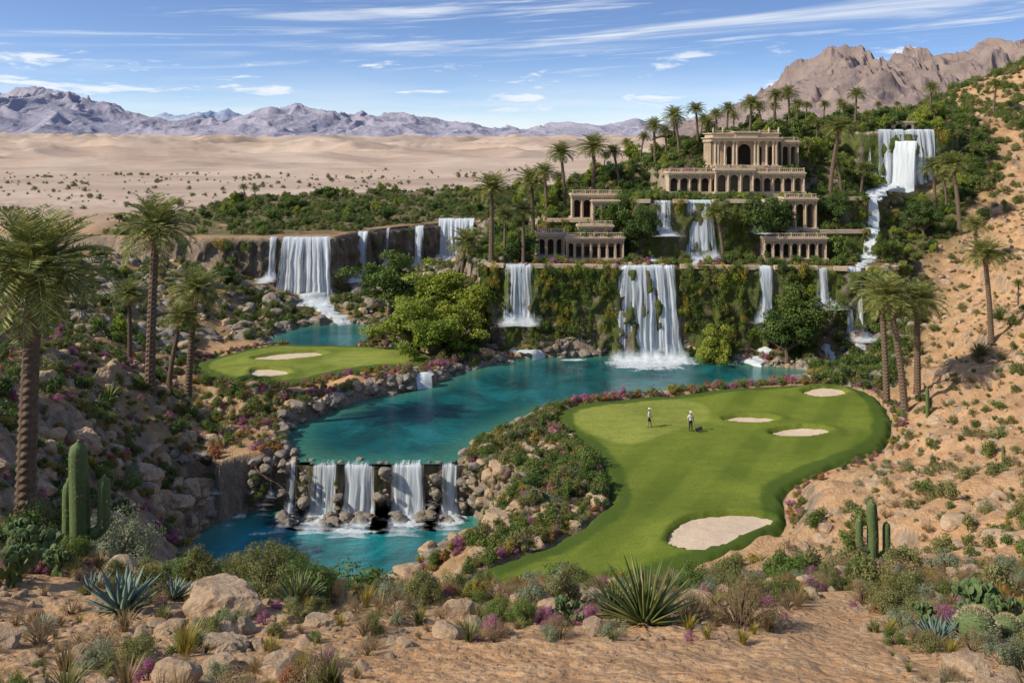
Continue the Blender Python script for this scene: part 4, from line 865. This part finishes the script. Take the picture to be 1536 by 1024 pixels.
c,w=BX(1146,1238,121.5); arcade('columned_terrace_house',(c,121.3,11.5),w,3.2,7,3,.3); ROOF.append((c,w,122.8,14.7))
c,w=BX(1175,1222,126.5); arcade('arched_pavilion',(c,126,15.2),w,4.6,3,3,.3); ROOF.append((c,w,127.5,19.8))
q=[]
for c,w,y_,z_ in ROOF:
    for i in range(int(w*3.6)): q.append((c+rng.uniform(-.47,.47)*w,y_+rng.uniform(-.9,.9),z_-.05))
q=np.array(q); k=rng.integers(0,5,len(q))
for i,pr in enumerate(('green','bright','olive','purple','dkgreen')): P=q[k==i]; scatter('roof_garden_plants',PR[pr],P,sz(len(P),.25,.75,1.5))
def temple(name,loc):
    e=empty(name,loc); W_=10.6; h=6.3
    g=Geo(); g.box(-W_/2-.5,W_/2+.5,-1.2,6,-1,.35); g.box(-1.6,1.6,-1.8,-1.2,-1,.17); g.obj('podium',M['stone'],e)
    g=Geo(); zt=4.1
    g.arch(-1.6,1.6,.4,.5,.35,zt,1.1,2.6)
    for sx in (-1,1):
        for i in range(2):
            a=1.6+i*1.85; b=a+1.85; xa,xb=sorted((sx*a,sx*b)); g.arch(xa,xb,.4,.5,.35,zt,.42,2.9)
        g.box(*sorted((sx*5.3,sx*4.9)),.902,5.5,.35,zt)
    g.obj('arched_wall',M['stone'],e)
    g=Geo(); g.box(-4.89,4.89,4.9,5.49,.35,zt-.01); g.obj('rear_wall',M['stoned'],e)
    g=Geo()
    for xx in (-5.05,-4.55,-3.45,-2.05,-1.5,1.5,2.05,3.45,4.55,5.05): g.column(xx,-.55,.35,zt,.2)
    for yy in (.8,2.3,3.8,5.2): g.column(-5.55,yy,.35,zt,.2); g.column(5.55,yy,.35,zt,.2)
    g.obj('columns',M['stone'],e)
    g=Geo(); g.box(-5.8,5.8,-.85,5.8,zt,zt+.45); g.box(-6.05,6.05,-1.1,6.0,zt+.45,zt+.6); g.box(-5.5,5.5,-.6,5.5,zt+.6,zt+1.15); g.box(-5.75,5.75,-.8,5.7,zt+1.15,zt+1.3)
    g.box(-1.9,1.9,-1.0,-.602,zt+.602,zt+1.14); g.box(-2.1,2.1,-1.2,1.2,zt+1.302,zt+1.55); g.obj('entablature',M['stone'],e)
    g=Geo()
    for sx in (-1,1): g.balus(*sorted((sx*2.2,sx*5.4)),-.4,zt+1.3,.4)
    for xx in (-5.4,-3.8,3.8,5.4): g.rev(xx,-.6,[(.12,zt+1.3),(.2,zt+1.7),(.1,zt+2.0),(.02,zt+2.2)],8)
    g.obj('parapet',M['stone'],e); return e
temple('temple_palace',(BX(1063,1172,137)[0],137,23.7)).scale=(.93,.93,1.)
arcade('temple_wing',(BX(1172,1190,140)[0]+.2,139.5,23.7),2.6,4.2,2,3,.3)
e=empty('stone_gatehouse',(BX(1325,1372,152)[0],152,29.6)); g=Geo(); g.arch(-2.6,-.9,0,.4,0,1.4,.5,.6);g.arch(-.9,.9,0,.4,0,1.4,.6,.6);g.arch(.9,2.6,0,.4,0,1.4,.5,.6); g.obj('arches',M['stone'],e); g=Geo(); g.box(-2.8,2.8,-.2,1.6,1.4,1.7); g.box(-2.6,2.6,1.2,1.5,0,1.4); g.obj('roof',M['stone'],e)
def ledge(name,path,z,gaps,h=.45):
    A_,s=resample(path,.5); Nn=normals2(A_); g=Geo(); inner=A_-Nn*.15; outer=A_+Nn*.55
    for i in range(len(A_)-1):
        mx=(A_[i,0]+A_[i+1,0])/2
        if any(a-.1<mx<b+.1 for a,b in gaps): continue
        o=len(g.v); 
        for P_ in (inner[i],inner[i+1],outer[i+1],outer[i]): g.v.append((P_[0],P_[1],z-.35))
        for P_ in (inner[i],inner[i+1],outer[i+1],outer[i]): g.v.append((P_[0],P_[1],z+h*.4))
        g.f+=[tuple(o+k for k in q) for q in ((4,5,6,7),(0,1,5,4),(1,2,6,5),(2,3,7,6),(3,0,4,7))]
    g.obj(name,M['stone'],None)
ledge('terrace_wall',P1F,11.5,G1); ledge('terrace_wall',P2F,19.5,G2); ledge('terrace_wall',[(5,127),(18,126)],16.6,[]); ledge('terrace_wall',[(38,124.5),(50,125)],15.2,[])
# ---------------- mountains
def mrange(name,prof,d,wdt,mat,base,rough,seed,dx,nv,L):
    pxs=np.arange(prof[0][0],prof[-1][0]+dx,dx); t=(pxs-768)/F; hh=(YH-np.interp(pxs,[p[0] for p in prof],[p[1] for p in prof]))/F*d+CZ-base
    v=np.linspace(0,1.35,nv); T,V_=np.meshgrid(t,v); X=T*d*1.0; Y=d-wdt+V_*wdt; Hh=np.repeat(hh[None],nv,0)
    s_=np.where(V_<1,V_**1.1,1-(V_-1)*2)
    wx=X+.35*L*fbm(X/L,Y/L,3,seed+5); wy=Y+.35*L*fbm(X/L,Y/L,3,seed+9); r_=ridged(wx/L,wy/L/1.5,7,seed); r2=ridged(wx/L*2.7,wy/L*1.6,6,seed+3)
    Z=base-3+Hh*s_+Hh*rough*((r_-.5)*1.+(r2-.45)*.6)*np.clip(s_,0,1)**.7*np.clip(V_*3,0,1)
    me=mesh_np(name,np.stack([X,Y,Z],-1).reshape(-1,3),gridfaces(*X.shape),[mat],True); addobj(name,me)
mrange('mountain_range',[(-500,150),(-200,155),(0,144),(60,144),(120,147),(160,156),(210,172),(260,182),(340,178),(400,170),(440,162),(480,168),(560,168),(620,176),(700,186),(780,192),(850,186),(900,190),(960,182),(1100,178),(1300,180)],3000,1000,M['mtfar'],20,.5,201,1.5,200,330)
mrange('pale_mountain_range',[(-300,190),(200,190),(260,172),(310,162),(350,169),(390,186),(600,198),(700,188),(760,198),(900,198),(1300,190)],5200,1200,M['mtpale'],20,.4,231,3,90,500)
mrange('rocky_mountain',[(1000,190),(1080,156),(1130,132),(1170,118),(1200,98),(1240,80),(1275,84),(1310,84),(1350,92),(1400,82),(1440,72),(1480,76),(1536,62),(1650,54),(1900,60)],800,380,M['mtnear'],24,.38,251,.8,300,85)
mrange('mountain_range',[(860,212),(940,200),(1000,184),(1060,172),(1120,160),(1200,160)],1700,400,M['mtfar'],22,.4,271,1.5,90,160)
# ---------------- golfers
def golfer(loc,rz,pose,shirt,leg,legsplit):
    e=empty('golfer',loc,rz); V=[];E=[];Rr=[]
    def v(p,r,par=None):
        V.append(p);Rr.append(r); i=len(V)-1
        if par is not None: E.append((par,i))
        return i
    pel=v((0,0,.95),.15); wa=v((0,0,1.12),.125,pel); ch=v((0,.0,1.35),.155,wa); nk=v((0,0,1.52),.06,ch); hd=v((0,-.01,1.6),.065,nk)
    for sx in (-1,1):
        hp=v((sx*.09,0,.88),.10,pel); st=pose['stride']*sx
        kn=v((sx*.1,-st*.5-.02,.5),.07,hp); an=v((sx*.11,-st,.09),.045,kn); v((sx*.12,-st-.17,.035),.04,an)
        sh=v((sx*.2,0,1.43),.065,ch); el=v((sx*pose['ex'],pose['ey'],1.15),.045,sh); wr=v((sx*pose['hx'],pose['hy'],pose['hz']),.03,el); pa=v((sx*pose['hx'],pose['hy']-.03,pose['hz']-.06),.035,wr)
        for k in range(4): f1=v((sx*pose['hx']+(k-1.5)*.02,pose['hy']-.05,pose['hz']-.11-.005*k),.010,pa); v((sx*pose['hx']+(k-1.5)*.021-sx*.005,pose['hy']-.04,pose['hz']-.15+.008*abs(k-1.5)),.008,f1)
        v((sx*pose['hx']-sx*.045,pose['hy']-.05,pose['hz']-.09),.010,pa)
    me=bpy.data.meshes.new('golfer_body'); me.from_pydata(V,E,[]); o=bpy.data.objects.new('tmp',me); SC.collection.objects.link(o)
    o.modifiers.new('s','SKIN'); o.modifiers.new('u','SUBSURF').levels=1
    for i,r_ in enumerate(Rr): me.skin_vertices[0].data[i].radius=(r_,r_)
    me.skin_vertices[0].data[0].use_root=True
    dg=bpy.context.evaluated_depsgraph_get(); m2=bpy.data.meshes.new_from_object(o.evaluated_get(dg)); bpy.data.objects.remove(o)
    m2.materials.clear()
    for mm in (M['skin'],shirt,leg,M['shoe']): m2.materials.append(mm)
    for p in m2.polygons:
        c_=p.center; p.use_smooth=True
        arm=abs(c_.x)>.19 and c_.z>.6
        p.material_index=3 if c_.z<.1 else 0 if c_.z<legsplit else (0 if (arm and c_.z<1.22) or c_.z>1.5 else (2 if c_.z<1.0 else 1))
    addobj('body',m2,parent=e)
    import bmesh
    bm=bmesh.new(); bmesh.ops.create_uvsphere(bm,u_segments=20,v_segments=14,radius=.115)
    for q in bm.verts:
        q.co.x*=.78; q.co.z*=1.08; q.co.y*=.92
        if q.co.y<-.08 and abs(q.co.x)<.022 and -.03<q.co.z<.02: q.co.y-=.025
    for f_ in bm.faces:
        cc=f_.calc_center_median(); f_.smooth=True
        if cc.z>.045 or cc.y>.03: f_.material_index=1
        elif cc.y<-.08 and abs(abs(cc.x)-.035)<.014 and abs(cc.z-.01)<.014: f_.material_index=1
    m3=bpy.data.meshes.new('head'); bm.to_mesh(m3); bm.free(); m3.materials.append(M['skin']); m3.materials.append(M['hair']); addobj('head',m3,(0,-.01,1.68),parent=e)
    g=Geo(); g.rev(0,0,[(.125,0),(.12,.05),(.09,.09),(.01,.11)],14); g.box(-.07,.07,-.21,-.1,.0,.015)
    o=g.obj('cap',shirt,e); o.location=(0,-.01,1.73)
    h0=Vector((pose['hx'],pose['hy']-.04,pose['hz']-.05)); h1=Vector(pose['club']); Vv,ff=tube([h0,h0.lerp(h1,.5),h1],[.014,.01,.008],6)
    addobj('golf_club',mesh_np('golf_club',Vv,ff,[M['shoe']]),parent=e); return e
M['skin']=simple('skin',(.42,.25,.17),(.48,.3,.2),5); M['white']=simple('white_cloth',(.7,.7,.7),(.8,.8,.8),5,.8,.1); M['navy']=simple('navy_cloth',(.02,.025,.04),(.035,.04,.06),5); M['shoe']=simple('dark_leather',(.03,.03,.03),(.05,.05,.05),5); M['hair']=simple('dark_hair',(.03,.02,.015),(.05,.03,.02),5)
def gat(px,py):
    x,y=UP(px,py,1); return (x,y,float(gz(np.array([x]),np.array([y]),np.array([3.]))[0]))
POSE=dict(stride=.17,ex=.29,ey=.06,hx=.25,hy=-.16,hz=.98,club=(.35,-.5,.03)); golfer(gat(974,643),1.2,POSE,M['white'],M['navy'],.55)
POSE=dict(stride=.05,ex=.3,ey=.04,hx=.3,hy=-.05,hz=.86,club=(.5,-.35,.03)); golfer(gat(1036,649),.3,POSE,M['white'],M['navy'],.08)
x_,y_,z_=gat(1043,650); e=empty('golf_bag',(x_,y_,z_)); g=Geo(); g.rev(0,0,[(.01,0),(.14,.01),(.15,.3),(.13,.6),(.15,.66),(.01,.67)],12); g.box(-.06,.06,-.2,-.13,.1,.4); o=g.obj('bag',M['navy'],e); o.rotation_euler=(0,1.2,0); o.location=(0,0,.16)
# ---------------- light, sky, camera
az=math.radians(-108); el=math.radians(39)
Sd=Vector((math.sin(az)*math.cos(el),math.cos(az)*math.cos(el),math.sin(el)))
l=bpy.data.lights.new('sun','SUN'); l.energy=5.0; l.angle=math.radians(.5); l.color=(1,.91,.77); o=bpy.data.objects.new('sun',l); SC.collection.objects.link(o); o.rotation_euler=Sd.to_track_quat('Z','Y').to_euler(); o.location=(-60,-20,90)
w=bpy.data.worlds.new('World'); SC.world=w; w.use_nodes=True; nt=w.node_tree; nt.nodes.clear(); q=N(nt)
tc=q('ShaderNodeTexCoord').outputs['Generated']; sk=q('ShaderNodeTexSky'); sk.sky_type='NISHITA'; sk.sun_disc=False; sk.sun_elevation=el; sk.sun_rotation=az; sk.air_density=1.; sk.dust_density=.7; sk.ozone_density=2.5
sp=q('ShaderNodeSeparateXYZ'); q.link(tc,sp.inputs[0])
zz=q.math('MULTIPLY',q.math('MAXIMUM',sp.outputs[2],0.),2.4); cb=q('ShaderNodeCombineXYZ'); q.link(sp.outputs[0],cb.inputs[0]); q.link(sp.outputs[1],cb.inputs[1]); q.link(q.math('ADD',zz,.02),cb.inputs[2])
nm=q('ShaderNodeVectorMath'); nm.operation='NORMALIZE'; q.link(cb.outputs[0],nm.inputs[0]); q.link(nm.outputs[0],sk.inputs['Vector'])
hs=q('ShaderNodeHueSaturation'); q.link(sk.outputs[0],hs.inputs['Color']); hs.inputs['Saturation'].default_value=1.1; hs.inputs['Hue'].default_value=.508; hs.inputs['Value'].default_value=1.25
azn=q.math('ARCTAN2',sp.outputs[0],sp.outputs[1]); ez=sp.outputs[2]
def cl(sa,se,tilt,lo,hi,det,dist,off):
    c=q('ShaderNodeCombineXYZ'); q.link(q.math('MULTIPLY',azn,sa),c.inputs[0]); q.link(q.math('MULTIPLY',q.math('ADD',ez,q.math('MULTIPLY',azn,tilt)),se),c.inputs[1]); c.inputs[2].default_value=off
    return q.mr(q.noise(c.outputs[0],1,det,.6,dist),lo,hi)
ci=q.math('MULTIPLY',cl(2.2,42,-.05,.5,.72,8,.6,3.3),q.mr(ez,.08,.12)); ci2=q.math('MULTIPLY',cl(5,90,-.06,.55,.75,8,.8,7.1),q.mr(ez,.05,.1,0,.7))
cu=q.math('MULTIPLY',cl(11,62,0,.54,.66,7,.3,1.7),q.math('MULTIPLY',q.mr(ez,.025,.045),q.mr(ez,.09,.115,1,0))); hz=q.math('MULTIPLY',cl(4,40,0,.2,.75,6,.3,9.),q.mr(ez,.0,.1,.9,0))
tot=q.math('MAXIMUM',q.math('MAXIMUM',ci,ci2),q.math('MAXIMUM',cu,hz)); tot=q.math('MULTIPLY',tot,.88)
colr=q.mix(tot,hs.outputs[0],(6.6,6.9,7.3))
bg=q('ShaderNodeBackground'); q.link(colr,bg.inputs[0]); bg.inputs[1].default_value=.14; ow=q('ShaderNodeOutputWorld'); q.link(bg.outputs[0],ow.inputs[0])
cam=bpy.data.cameras.new('camera'); cam.sensor_width=36; cam.lens=F/1536*36; cam.shift_y=-(512-YH)/1536; cam.clip_end=20000; cam.clip_start=.1
co=bpy.data.objects.new('camera',cam); co.location=(0,0,CZ); co.rotation_euler=(math.pi/2,0,0); SC.collection.objects.link(co); SC.camera=co
SC.view_settings.view_transform='Standard'; SC.view_settings.look='None'; SC.view_settings.exposure=0
